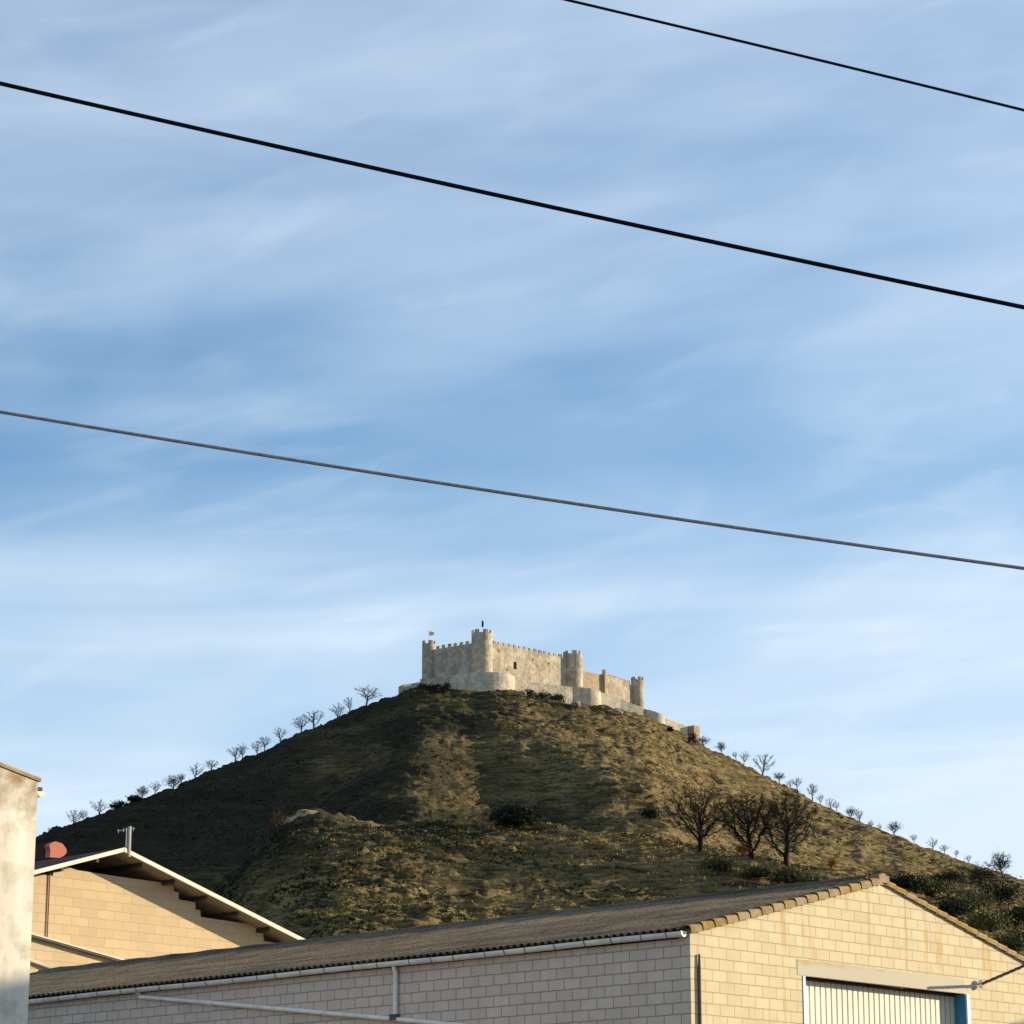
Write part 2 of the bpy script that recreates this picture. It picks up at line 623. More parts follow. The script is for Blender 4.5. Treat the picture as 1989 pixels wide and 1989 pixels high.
SIL = [(0, 1655), (68, 1628), (118, 1610), (142, 1604), (193, 1585), (220, 1578), (275, 1557), (301, 1544), (336, 1532), (370, 1518), (411, 1500),
       (456, 1484), (500, 1466), (515, 1460), (545, 1443), (586, 1427), (610, 1418), (655, 1397), (680, 1383), (711, 1373), (740, 1361),
       (760, 1356), (776, 1349), (794, 1341), (815, 1337), (850, 1339), (878, 1343), (958, 1343), (997, 1347), (1060, 1357), (1135, 1367), (1170, 1372),
       (1240, 1391), (1265, 1398), (1300, 1413), (1330, 1430), (1355, 1442), (1368, 1452), (1407, 1469), (1443, 1489), (1481, 1508), (1514, 1524),
       (1548, 1538), (1578, 1559), (1614, 1574), (1653, 1594), (1671, 1599), (1710, 1617), (1737, 1627), (1776, 1641), (1812, 1655), (1857, 1670),
       (1888, 1678), (1924, 1690), (1960, 1702), (1989, 1712), (2060, 1740)]
su, se = np.array([ue(*q) for q in SIL]).T
KN = [(200, 1860), (300, 1810), (400, 1750), (440, 1705), (500, 1655), (563, 1624), (633, 1613), (689, 1609), (787, 1609), (866, 1604), (1005, 1606),
      (1075, 1609), (1192, 1623), (1300, 1642), (1389, 1651), (1460, 1663), (1528, 1678), (1607, 1690), (1678, 1699), (1739, 1706), (1850, 1730), (1989, 1765)]
ku, ke = np.array([ue(*q) for q in KN]).T
HU = [(470, 1680), (515, 1630), (545, 1597), (563, 1586), (610, 1578), (642, 1579), (690, 1588), (726, 1600), (773, 1611), (850, 1640), (950, 1700)]
hu, he = np.array([ue(*q) for q in HU]).T

A_ = v3(-16, 806, 0)
B_ = v3(52, 862, 0)
ab = B_ - A_
tt = np.clip(((XX - A_[0]) * ab[0] + (YY - A_[1]) * ab[1]) / (ab @ ab), 0, 1)
dx, dy = XX - (A_[0] + ab[0] * tt), YY - (A_[1] + ab[1] * tt)
rr = np.sqrt(dx * dx + dy * dy)
ang = np.arctan2(dx, -dy)             # 0 towards the camera, + to the right
gul = fbm(ang * 60 + 300, rr * .22, 34, 3, 11) * 7.0 * sstep(rr, 25, 110)
spur = 3.8 * np.exp(-((ang + .09) / .12) ** 2) * sstep(rr, 40, 110) - 6.5 * np.exp(-((ang + .42) / .26) ** 2) * sstep(rr, 20, 100)
spur += 3.5 * np.exp(-((ang - .35) / .12) ** 2) * sstep(rr, 60, 130) - 4 * np.exp(-((ang - .16) / .12) ** 2) * sstep(rr, 50, 120)
zm = 160 - .47 * (np.sqrt(rr ** 2 + 20 ** 2) - 20) + gul + spur + fbm(XX, YY, 26, 4, 3) * 1.9
zm = np.where(zm < 55, 55 - (55 - zm) * .25, zm)
em = (zm - CAMZ) / YY
msk = (Yr > 560) & (Yr < 900)
emax = em[msk].max(axis=0)
dlt = np.interp(uo, su, se) - emax
dlt *= 1 - sstep(np.abs(uo), .2, .5)
zm = zm + dlt[None, :] * YY * sstep(YY, 430, 600)
YC = Yr[msk][((zm - CAMZ) / YY)[msk].argmax(axis=0)]       # depth of the skyline per column
kern = np.ones(15) / 15
YCs = np.convolve(np.pad(YC, 7, mode='edge'), kern, 'valid')


def crest(u_tab, e_tab, Yk, wob, near, far, rn, seed):
    e = np.interp(uo, u_tab, e_tab)
    Yl = Yk + wob * np.sin(uo * 37 + seed)
    d = YY - Yl[None, :]
    g = np.where(d < 0, near * (np.sqrt(d * d + rn * rn) - rn), far * (np.sqrt(d * d + 64) - 8))
    return CAMZ + e[None, :] * YY - g


zk = crest(ku, ke, 470, 9, .27, .42, 15, 1.0)
zk += fbm(XX, YY, 22, 4, 9) * 2.4 * sstep(470 - YY, 4, 40)
zh = crest(hu, he, 528, 4, .55, .5, 7, 2.0)
zb = np.interp(YY, [100, 150, 330, 560, 1500], [0, 3, 26, 60, 60]) + fbm(XX, YY, 60, 3, 21) * 3 * sstep(YY, 180, 330)


def smax(a, b, k):
    h = np.clip(.5 + .5 * (a - b) / k, 0, 1)
    return b + (a - b) * h + k * h * (1 - h) * .5


fadeU = sstep(np.abs(U), .25, .6)
ZT = np.maximum(zm - 25 * fadeU, zb)
zk2 = np.where(np.isfinite(zk), zk - 60 * fadeU, 0)
ZT = smax(ZT, zk2, 2.0)
ZT = smax(ZT, zh - 200 * sstep(np.abs(U + .06), .06, .1), 1.0)
lev = fbm(XX, YY, 30, 2, 41)
ZT += sstep(YY, 330, 380) * (fbm(XX, YY, 6, 3, 5) * .9 + fbm(XX, YY, 1.7, 3, 6) * .40 + fbm(XX * .4, YY, 3.2, 3, 7) * 1.0)
nr, nc = XX.shape
ph_ = ZT / 2.1 + fbm(XX, YY, 16, 3, 55) * 3.0
ZT += sstep(YY, 340, 380) * .42 * np.sin(2 * np.pi * ph_) * (.4 + 1.2 * np.clip(fbm(XX, YY, 35, 2, 56) + .4, 0, 1))
verts = np.stack([XX, YY, ZT], -1).reshape(-1, 3)
i = np.arange(nr - 1)[:, None] * nc + np.arange(nc - 1)[None, :]
quads = np.stack([i, i + 1, i + 1 + nc, i + nc], -1).reshape(-1, 4)


def fast_mesh(name, V, Q, mat, smooth=True, k=4):
    me = bpy.data.meshes.new(name)
    me.vertices.add(len(V))
    me.vertices.foreach_set("co", V.astype(np.float32).ravel())
    me.loops.add(Q.size)
    me.loops.foreach_set("vertex_index", Q.astype(np.int32).ravel())
    me.polygons.add(len(Q))
    me.polygons.foreach_set("loop_start", np.arange(0, Q.size, k, dtype=np.int32))
    me.polygons.foreach_set("loop_total", np.full(len(Q), k, dtype=np.int32))
    me.update(calc_edges=True)
    if smooth:
        me.polygons.foreach_set("use_smooth", np.ones(len(Q), bool))
    me.materials.append(mat)
    return me


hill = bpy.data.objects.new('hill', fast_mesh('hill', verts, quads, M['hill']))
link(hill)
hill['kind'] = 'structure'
g_ = MB()
g_.face([(-3000, -400, 0), (3000, -400, 0), (3000, 9000, 0), (-3000, 9000, 0)])
tag(g_.build('ground', M['ground']), kind='structure')


def Hz(x, y):
    u = np.asarray(x) / np.asarray(y)
    ci = np.clip(np.interp(u, uo, np.arange(nc)), 0, nc - 1.001)
    ri = np.clip(np.interp(y, Yr, np.arange(nr)), 0, nr - 1.001)
    c0_, r0_ = np.floor(ci).astype(int), np.floor(ri).astype(int)
    fc, fr = ci - c0_, ri - r0_
    return (ZT[r0_, c0_] * (1 - fc) + ZT[r0_, c0_ + 1] * fc) * (1 - fr) + (ZT[r0_ + 1, c0_] * (1 - fc) + ZT[r0_ + 1, c0_ + 1] * fc) * fr


def sky_y(px, py=1400):
    return float(np.interp(ue(px, py)[0], uo, YCs))


def ground_at(px, py, y0=340, y1=860):
    """first place where the pixel's line of sight meets the terrain"""
    r = ray(px, py)
    ys = np.arange(y0, y1, .5)
    zz = CAMZ + r[2] / r[1] * ys
    h = Hz(r[0] / r[1] * ys, ys)
    k = np.argmax(h >= zz)
    if h[k] < zz[k]:
        k = int(np.argmin(zz - h))
    return r[0] / r[1] * ys[k], ys[k], float(h[k])


print('skyline depth', [(p, round(sky_y(p))) for p in (100, 400, 700, 800, 940, 1100, 1250, 1350, 1600, 1900)])

# ------------------------------------------------------------------ grass tufts (stuff)
rng = np.random.default_rng(5)


def tufts(name, n, Y0, Y1, hmin, hmax, blades, palette, weights, label, dens=None):
    u = rng.uniform(-.198, .198, n)
    y = Y0 + (Y1 - Y0) * rng.random(n)
    x = u * y
    keep = fbm(x, y, 7, 3, 77) + .35 * rng.random(n) > (-.02 if dens is None else dens)
    x, y = x[keep], y[keep]
    n = len(x)
    z = Hz(x, y)
    h = rng.uniform(hmin, hmax, n) ** 1.0
    tone = np.clip(x / 130, -.5, .28) * .9 + .12 * (y < 482) + fbm(x, y, 14, 3, 99) + fbm(x, y, 3, 2, 98) * .6 + rng.normal(0, .16, n)  # tufts darken leftwards along with the hill's painted shade
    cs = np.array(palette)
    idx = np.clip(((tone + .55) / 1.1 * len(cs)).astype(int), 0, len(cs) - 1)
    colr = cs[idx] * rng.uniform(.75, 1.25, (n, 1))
    B = blades
    th = rng.uniform(0, 2 * np.pi, (n, B))
    rad = h[:, None] * rng.uniform(.2, 1.1, (n, B))
    bx, by = x[:, None] + np.cos(th) * rad, y[:, None] + np.sin(th) * rad
    w = h[:, None] * rng.uniform(.35, .75, (n, B))
    ph = rng.uniform(0, 2 * np.pi, (n, B))
    hh = h[:, None] * rng.uniform(.35, .9, (n, B))
    lx, ly = np.cos(th) * hh * .5, np.sin(th) * hh * .5
    v0 = np.stack([bx - np.cos(ph) * w, by - np.sin(ph) * w, np.broadcast_to(z[:, None] - .12, bx.shape)], -1)
    v1 = np.stack([bx + np.cos(ph) * w, by + np.sin(ph) * w, np.broadcast_to(z[:, None] - .12, bx.shape)], -1)
    v2 = np.stack([bx + lx + np.cos(ph) * w * .5, by + ly + np.sin(ph) * w * .5, z[:, None] + hh], -1)
    v3_ = np.stack([bx + lx - np.cos(ph) * w * .5, by + ly - np.sin(ph) * w * .5, z[:, None] + hh * .9], -1)
    V = np.stack([v0, v1, v2, v3_], 2).reshape(-1, 3)
    Q = np.arange(len(V)).reshape(-1, 4)
    me = fast_mesh(name, V, Q, M['tuft'], False)
    a_ = me.color_attributes.new('tint', 'FLOAT_COLOR', 'POINT')
    cc = np.ones((len(V), 4), np.float32)
    cc[:, :3] = np.repeat(colr, B * 4, axis=0)
    a_.data.foreach_set('color', cc.ravel())
    o = bpy.data.objects.new(name, me)
    link(o)
    return tag(o, label, 'grass', kind='stuff')


PAL = [(.020, .023, .013), (.030, .033, .016), (.048, .052, .020), (.085, .074, .026), (.14, .110, .045), (.18, .138, .056), (.215, .165, .070)]
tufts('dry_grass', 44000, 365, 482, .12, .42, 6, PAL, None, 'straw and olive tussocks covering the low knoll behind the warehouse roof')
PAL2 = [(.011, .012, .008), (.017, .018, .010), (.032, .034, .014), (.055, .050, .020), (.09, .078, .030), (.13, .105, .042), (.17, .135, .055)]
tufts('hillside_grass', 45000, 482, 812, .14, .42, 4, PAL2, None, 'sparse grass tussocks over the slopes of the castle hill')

# pale strips draped on the slope; the crest one is painted sunlight
def pale_strip(pts, w, seed):
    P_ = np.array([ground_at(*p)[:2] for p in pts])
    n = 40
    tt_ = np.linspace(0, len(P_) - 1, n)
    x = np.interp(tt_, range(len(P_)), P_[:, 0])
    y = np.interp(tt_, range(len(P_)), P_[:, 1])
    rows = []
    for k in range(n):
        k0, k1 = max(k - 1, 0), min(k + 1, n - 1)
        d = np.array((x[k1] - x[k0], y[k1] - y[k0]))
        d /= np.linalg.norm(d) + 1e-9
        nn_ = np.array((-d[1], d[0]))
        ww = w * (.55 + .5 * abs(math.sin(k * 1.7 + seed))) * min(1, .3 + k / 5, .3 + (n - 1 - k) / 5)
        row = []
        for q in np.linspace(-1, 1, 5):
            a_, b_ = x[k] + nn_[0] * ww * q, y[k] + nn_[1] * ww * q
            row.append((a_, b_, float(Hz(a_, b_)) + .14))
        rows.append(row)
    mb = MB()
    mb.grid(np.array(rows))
    tag(mb.build('pale_patch', M['pale_strip'], smooth=True), kind='structure')


M['pale_strip'] = simple('dry pale strip', (.30, .235, .14), (.17, .135, .075), .8, .95, .05, .4)
pale_strip([(548, 1600), (566, 1587), (610, 1580), (642, 1581), (690, 1590), (726, 1601), (773, 1611), (830, 1615)], 1.15, 1)  # sunlit hump top put in as a pale strip
pale_strip([(1690, 1697), (1712, 1698), (1744, 1699)], .8, 4)  # short pale strip on the right slope

# ------------------------------------------------------------------ trees
def branch_tree(seed, h, spread, trunk_h, r0, levels=4, kids=(3, 4), twig_r=.03, droop=0.0, sides=4, fork=2, upright=.55):
    """bare tree rooted at the origin: trunk mesh (trunk and limbs) and crown mesh (branches and twigs)"""
    rn = random.Random(seed)
    tr, cr = MB(), MB()

    def grow(p, d, L, r, lev):
        n = 4 if lev < 2 else 3
        pts, rad = [p.copy()], [r]
        q = p.copy()
        dd = d.copy()
        r_end = max(r * (.60 if lev < levels else .3), twig_r * .5)
        for k in range(1, n + 1):
            dd = dd + v3(rn.uniform(-1, 1), rn.uniform(-1, 1), rn.uniform(-.6, .7)) * (.20 if lev else .10)
            dd[2] += .05 - droop * .1 * lev
            dd /= np.linalg.norm(dd)
            q = q + dd * L / n
            pts.append(q.copy())
            rad.append(r + (r_end - r) * k / n)
        (tr if lev <= 1 else cr).tube(pts, rad, 7 if lev == 0 else (5 if lev == 1 else 3), cap=False)
        if lev >= levels:
            return
        nk = fork if lev == 0 else rn.randint(*kids)
        a0 = rn.uniform(0, 6.28)
        for k in range(nk):
            i_ = len(pts) - 1 if (k < 2 or lev == 0) else rn.randint(max(1, len(pts) - 3), len(pts) - 1)
            base = pts[i_]
            th = a0 + 6.283 * k / nk + rn.uniform(-.5, .5)
            sp = spread * rn.uniform(.55, 1.15)
            ax = np.cross(dd, v3(math.cos(th), math.sin(th), .3))
            ax /= np.linalg.norm(ax) + 1e-9
            nd = dd * math.cos(sp) + ax * math.sin(sp)
            nd[2] += upright * .25
            nd /= np.linalg.norm(nd)
            nL = L * rn.uniform(.62, .85) if lev else (h - trunk_h) * rn.uniform(.36, .46)
            grow(base, nd, nL, max(rad[i_] * rn.uniform(.55, .75), twig_r * .6), lev + 1)

    grow(v3(0, 0, -.25), v3(rn.uniform(-.1, .1), rn.uniform(-.1, .1), 1), trunk_h, r0, 0)
    V = np.array(cr.v)
    top = V[:, 2].max()
    s = h / top
    for mb in (tr, cr):
        W = np.array(mb.v)
        mb.v = [tuple(q) for q in W * s]
    V = V * s
    w = np.percentile(V[:, 0], 98) - np.percentile(V[:, 0], 2)
    return tr, cr, w


def leaves_mb(seed, n, rx, ry, rz, cz, size, hollow=.2, clumps=14):
    rn = np.random.default_rng(seed)
    cs = rn.normal(0, 1, (clumps, 3))
    cs /= np.linalg.norm(cs, axis=1)[:, None]
    cs *= rn.uniform(.25, .85, (clumps, 1))
    cs[:, 2] = np.abs(cs[:, 2]) * 1.1 - .25
    pk = rn.integers(0, clumps, n)
    sz = rn.uniform(.16, .40, clumps)
    P_ = cs[pk] + rn.normal(0, 1, (n, 3)) * sz[pk][:, None]
    P_ = P_ * np.array([rx, ry, rz]) + np.array([0, 0, cz])
    P_ = P_[P_[:, 2] > -.1]
    n = len(P_)
    a_ = rn.normal(0, 1, (n, 3))
    a_ /= np.linalg.norm(a_, axis=1)[:, None]
    b_ = np.cross(a_, rn.normal(0, 1, (n, 3)))
    b_ /= np.linalg.norm(b_, axis=1)[:, None]
    s_ = size * rn.uniform(.6, 1.3, (n, 1))
    V = np.stack([P_ - a_ * s_ - b_ * s_ * .5, P_ + a_ * s_ - b_ * s_ * .5, P_ + a_ * s_ + b_ * s_ * .5, P_ - a_ * s_ + b_ * s_ * .5], 1).reshape(-1, 3)
    mb = MB()
    mb.v = [tuple(q) for q in V]
    mb.f = np.arange(len(V)).reshape(-1, 4).tolist()
    mb.uv = [(0, 0)] * len(V)
    mb.mi = [0] * (len(V) // 4)
    return mb


def colony(seed, h, w, z0, natt, step, tip, ntw, lean=0.0, forks=3, trunk_r=None, flat=1.0, twl=.5, vase=.7):
    """bare tree grown towards points filling a rounded crown; returns trunk and crown builders"""
    rg = np.random.default_rng(seed)
    P_ = rg.normal(0, 1, (natt, 3))
    P_ /= np.linalg.norm(P_, axis=1)[:, None]
    P_ *= (rg.random((natt, 1)) ** .42)
    lob = 1 + .22 * np.sin(np.arctan2(P_[:, 1], P_[:, 0]) * forks + seed)[:, None]
    cz, rz = (h + z0) / 2, (h - z0) / 2
    att = P_ * lob * np.array([w / 2, w / 2, rz]) + np.array([lean * h * .3, 0, cz])
    # narrower towards the fork so that the limbs open like a vase
    k = np.clip((att[:, 2] - z0) / (rz * 1.1), .12, 1)[:, None] ** vase
    att[:, :2] *= k
    nodes = [np.array([0, 0, -.25])]
    par = [-1]
    zz = 0.0
    while zz < z0 * 1.02:
        nodes.append(np.array([lean * zz * .5 + rg.normal(0, .03) * step, rg.normal(0, .03), zz]))
        par.append(len(nodes) - 2)
        zz += step
    alive = np.ones(natt, bool)
    kill = step * 1.5
    N_ = np.array(nodes)
    for it in range(90):
        if alive.sum() < natt * .04:
            break
        A = att[alive]
        D = np.linalg.norm(A[:, None, :] - N_[None, :, :], axis=2)
        nn_ = D.argmin(axis=1)
        dm = D[np.arange(len(A)), nn_]
        newp, newpar = [], []
        for j in np.unique(nn_):
            v = A[nn_ == j] - N_[j]
            v /= np.linalg.norm(v, axis=1)[:, None] + 1e-9
            d_ = v.mean(axis=0) + rg.normal(0, .22, 3)
            d_[2] += .06
            d_ /= np.linalg.norm(d_) + 1e-9
            newp.append(N_[j] + d_ * step)
            newpar.append(int(j))
        if not newp:
            break
        N_ = np.vstack([N_, newp])
        par += newpar
        D2_ = np.linalg.norm(att[:, None, :] - np.array(newp)[None], axis=2).min(axis=1)
        alive &= D2_ > kill
    n = len(N_)
    par = np.array(par)
    r = np.zeros(n)
    kids = np.bincount(par[par >= 0], minlength=n)
    ex = 2.35
    acc = np.where(kids == 0, tip ** ex, 0.0)
    for j in range(n - 1, 0, -1):
        acc[j] = max(acc[j], tip ** ex)
        acc[par[j]] += acc[j]
    r = acc ** (1 / ex)
    if trunk_r:
        q = (r / r[1]) ** .9
        r = tip + (trunk_r - tip) * np.clip(q - q.min(), 0, None) / (q[1] - q.min())
    p0, p1, r0, r1 = [], [], [], []
    for j in range(1, n):
        p0.append(N_[par[j]]); p1.append(N_[j]); r0.append(r[par[j]] if par[j] > 0 or True else r[j]); r1.append(r[j])
    p0, p1, r0, r1 = map(np.array, (p0, p1, r0, r1))
    r0 = np.minimum(r0, r1 * 1.7)
    thick = r1 > max(r.max() * .30, tip * 1.5)
    # fine twigs
    c = rg.integers(max(3, int(z0 / step)), n, ntw)
    q0 = N_[c]
    d_ = rg.normal(0, 1, (ntw, 3))
    out = q0 - np.array([0, 0, z0 + .2 * (h - z0)])
    out /= np.linalg.norm(out, axis=1)[:, None] + 1e-9
    d_ = d_ * .75 + out
    d_ /= np.linalg.norm(d_, axis=1)[:, None]
    L = rg.uniform(.4, 1.2, (ntw, 1)) * twl
    q1 = q0 + d_ * L
    q1[:, 2] = np.maximum(q1[:, 2], z0 * .8)
    tw = (q0, q1, np.full(ntw, tip * .8), np.full(ntw, tip * .45))

    def prisms(sets):
        mb = MB()
        for a0, a1, ra, rb, sides in sets:
            if len(a0) == 0:
                continue
            t = a1 - a0
            t /= np.linalg.norm(t, axis=1)[:, None] + 1e-9
            ref = np.where(np.abs(t[:, 2:3]) < .9, np.array([[0, 0, 1.0]]), np.array([[1.0, 0, 0]]))
            x_ = np.cross(t, ref)
            x_ /= np.linalg.norm(x_, axis=1)[:, None]
            y_ = np.cross(t, x_)
            rings = []
            for P0, R0 in ((a0, ra), (a1, rb)):
                for k_ in range(sides):
                    th = 2 * math.pi * k_ / sides
                    rings.append(P0 + R0[:, None] * (x_ * math.cos(th) + y_ * math.sin(th)))
            V = np.stack(rings, 1).reshape(-1, 3)
            base = len(mb.v) + np.arange(len(a0)) * 2 * sides
            mb.v += V.tolist()
            for k_ in range(sides):
                k2 = (k_ + 1) % sides
                mb.f += np.stack([base + k_, base + k2, base + sides + k2, base + sides + k_], 1).tolist()
            cnt = len(a0) * sides
            mb.uv += [(0, 0)] * (cnt * 4)
            mb.mi += [0] * cnt
        return mb

    tr = prisms([(p0[thick], p1[thick], r0[thick], r1[thick], 8)])
    nt = ~thick
    cr = prisms([(p0[nt], p1[nt], r0[nt], r1[nt], 4), (*tw, 3)])
    return tr, cr


PROTO = []
for sd_, (w_, z0_p, na, ntw, lean, fk) in enumerate([(5.6, 1.3, 240, 900, 0, 3), (5.0, .9, 200, 700, .2, 2), (6.0, 1.6, 260, 900, -.1, 4), (5.2, 1.2, 170, 500, .25, 3),
                                                    (5.8, 1.0, 280, 1100, 0, 5), (4.8, 1.5, 200, 700, -.25, 2)]):
    tr, cr = colony(100 + sd_, 6.0, w_, z0_p, na, .34, .025, ntw, lean, fk, .20, twl=.55)
    a_ = tr.build('trunk', M['bark_grey'], None, True, (0, 0, 0))
    b_ = cr.build('crown', M['twig'], None, False, (0, 0, 0))
    PROTO.append((a_.data, b_.data, w_))
    for q in (a_, b_):
        bpy.data.objects.remove(q)
LP = []
for k in range(2):
    lm = leaves_mb(300 + k, 850, 2.5, 2.5, 2.1, 3.7, .10, clumps=26)
    q = lm.build('foliage', M['leaf_dark'], None, False, (0, 0, 0))
    LP.append(q.data)
    bpy.data.objects.remove(q)


def place_tree(px, pyb, pyt, wpx, label, group, kind=0, dense=False, extra=0.0, tname='bare_tree'):
    Y = sky_y(px) + extra
    x = ue(px, pyb)[0] * Y
    z = float(Hz(x, Y)) - .1
    hgt = (pyb - pyt) / F * Y * 1.03
    e = empty(tname, (x, Y, z), label, 'tree', group)
    tm, cm, w = PROTO[kind % len(PROTO)]
    sx = (wpx / F * Y) / w * 1.15
    szs = hgt / 6.0
    for nm, md in (('trunk', tm), ('crown', cm)):
        o = bpy.data.objects.new(nm, md)
        link(o, e)
        o.scale = (1, 1, 1)
    if dense:
        o = bpy.data.objects.new('foliage', LP[kind % 2])
        link(o, e)
    e.scale = (sx, sx, szs)
    rr_ = random.Random(int(px * 3))
    e.rotation_euler = (rr_.uniform(-.14, .14), rr_.uniform(-.16, .16), rr_.uniform(0, 6.28))
    return e


def crop4(x, y):
    return x * .3934, 1280 + y * .3934


def crop5(x, y):
    return 1300 + x * .3566, 1380 + y * .3566


LT = [  # x, base y, top y, width, look
    (240, 867, 830, 22, 'tiny faint'), (362, 828, 745, 80, 'bushy bare'), (408, 812, 735, 46, 'faint upright'), (490, 777, 685, 88, 'broad bare'),
    (640, 715, 655, 30, 'thin twiggy'), (700, 702, 618, 66, 'dark bent'), (765, 672, 605, 60, 'pale faint'), (855, 644, 560, 90, 'dense dark round'),
    (898, 624, 567, 42, 'small dense dark'), (960, 602, 515, 80, 'vase-shaped bare'), (1045, 558, 495, 70, 'low flat-topped'), (1160, 519, 435, 74, 'round bare'),
    (1196, 503, 422, 55, 'slim dark'), (1270, 474, 405, 60, 'pale sparse'), (1306, 460, 368, 66, 'spiky bare'), (1385, 418, 340, 76, 'sparse wide'),
    (1490, 377, 290, 82, 'leaning bare'), (1550, 352, 253, 92, 'large fan-shaped bare'), (1665, 300, 213, 76, 'neat round bare'),
    (1728, 263, 178, 50, 'small narrow'), (1808, 238, 125, 118, 'biggest round-crowned')]
RT = [
    (190, 203, 130, 72, 'dense dark'), (287, 250, 172, 55, 'ragged dark'), (366, 285, 235, 34, 'faint small'), (405, 308, 232, 56, 'round bare'),
    (508, 358, 228, 112, 'biggest round-crowned'), (600, 405, 338, 66, 'compact dark'), (662, 432, 370, 42, 'faint sparse'), (697, 446, 378, 58, 'twiggy grey'),
    (780, 502, 388, 72, 'tall pointed'), (822, 518, 458, 42, 'pale low'), (882, 546, 465, 52, 'flat-topped vase-shaped'), (914, 556, 492, 40, 'short grey'),
    (987, 596, 515, 62, 'dark one-sided'), (1040, 616, 530, 50, 'oval grey'), (1102, 642, 590, 42, 'very faint'), (1150, 662, 610, 26, 'wispy small'),
    (1225, 694, 615, 80, 'dense dark spreading'), (1335, 732, 675, 42, 'small oval'), (1437, 776, 700, 66, 'bushy grey'), (1500, 794, 740, 52, 'low ragged'),
    (1562, 815, 765, 36, 'faint leaning'), (1632, 835, 790, 42, 'wispy faint low')]
ORD = ['first', 'second', 'third', 'fourth', 'fifth', 'sixth', 'seventh', 'eighth', 'ninth', 'tenth', 'eleventh', 'twelfth', 'thirteenth',
       'fourteenth', 'fifteenth', 'sixteenth', 'seventeenth', 'eighteenth', 'nineteenth', 'twentieth', 'twenty-first', 'twenty-second']
for k, (x, b0, t0, w, look) in enumerate(LT):
    px, pb = crop4(x, b0)
    _, pt = crop4(x, t0)
    place_tree(px, pb, pt, w * .3934, f"{look} tree on the left skyline slope, {ORD[len(LT) - 1 - k]} down from the castle",
               'trees along the left slope of the castle hill', k, 'dark' in look and 'slim' not in look)
for k, (x, b0, t0, w, look) in enumerate(RT):
    px, pb = crop5(x, b0)
    _, pt = crop5(x, t0)
    place_tree(px, pb, pt, w * .3566, f"{look} tree on the right skyline slope, {ORD[k]} down from the castle",
               'trees along the right slope of the castle hill', k + 3, 'dark' in look)

BIG = [(1361, 1652, 1526, 138, 'large dark bare tree on the knoll with a forked trunk, left of the three', 41, .0, 3),
       (1460, 1665, 1538, 100, 'middle one of the three large bare trees, its trunk leaning beside the orange bush', 52, -.18, 2),
       (1527, 1679, 1537, 130, 'large bare tree with a long low limb, right of the three', 63, .05, 3)]
for px, pb, pt, wp, label, seed, lean, fk in BIG:
    x, Y, z = ground_at(px, pb + 3)
    hgt = (pb - pt) / F * Y * 1.03
    tr, cr = colony(seed, hgt, wp / F * Y * 1.08, hgt * .18, 800, .46, .024, 6500, lean, fk, .42, twl=.75, vase=.35)
    e = empty('walnut_tree', (x, Y, z - .15), label, 'tree', 'large bare trees on the knoll')
    tr.build('trunk', M['bark'], e, True, (0, 0, 0))
    cr.build('crown', M['twig_dark'], e, False, (0, 0, 0))


def bush(px, pb, pt, wp, mat, label, n=1500, size=.14, cat='bush', name='bush', group=None, seed=1, onsky=False, clumps=12, twigs=True, depth=None):
    if onsky == 'crest':
        x, Y, z = ground_at(px, pb)
        z += .1
    elif onsky:
        Y = sky_y(px) - 1
        x = ue(px, pb)[0] * Y
        z = float(Hz(x, Y))
    else:
        x, Y, z = ground_at(px, pb)
    hgt = (pb - pt) / F * Y
    wid = wp / F * Y
    e = empty(name, (x, Y, z - .1), label, cat, group)
    mb = leaves_mb(seed, n, wid * .5, wid * .5, hgt * .46, hgt * .40, size, clumps=clumps)
    mb.build('foliage', M[mat], e, False, (0, 0, 0))
    if twigs:
        tr, cr, w = branch_tree(seed + 900, hgt * .98, .6, hgt * .15, max(.05, hgt * .02), 3, (2, 3), .02, fork=4)
        s = wid / w * .9
        W = np.array(tr.v + [])
        tr.v = [tuple(q) for q in W * np.array([s, s, 1])]
        cr.v = [tuple(q) for q in np.array(cr.v) * np.array([s, s, 1])]
        tr.build('stem', M['bark'], e, False, (0, 0, 0))
        cr.build('twigs', M['twig_dark'], e, False, (0, 0, 0))
    return e


bush(230, 1577, 1553, 28, 'leaf_dark', 'dark conical evergreen bush on the left skyline', 900, .2, seed=11, onsky=True)
bush(262, 1563, 1548, 26, 'leaf_dark', 'dark low evergreen bush on the left skyline under a bent tree', 700, .2, seed=12, onsky=True)
bush(437, 1494, 1486, 14, 'leaf_dark', 'very small dark bush on the left skyline between two bare trees', 250, .15, seed=13, onsky=True)
bush(537, 1630, 1566, 50, 'leaf_red', 'reddish brown leafless-looking bush at the left end of the knoll', 1300, .11, seed=14, cat='bush')
bush(1001, 1606, 1560, 72, 'leaf_dark', 'black-green evergreen bush behind the middle of the knoll crest', 5000, .22, seed=15)
bush(1262, 1592, 1563, 40, 'leaf_dark', 'dark green bush on the main slope left of the large bare trees', 900, .2, seed=16)
bush(658, 1782, 1722, 30, 'leaf_yel', 'pale green slender bush low on the knoll near the left house roof', 900, .09, seed=17)
bush(1441, 1662, 1631, 32, 'leaf_orange', 'orange autumn bush between the large bare trees', 700, .11, seed=18)
bush(1617, 1690, 1661, 26, 'leaf_orange', 'small orange-yellow bush right of the large bare trees', 450, .10, seed=19)
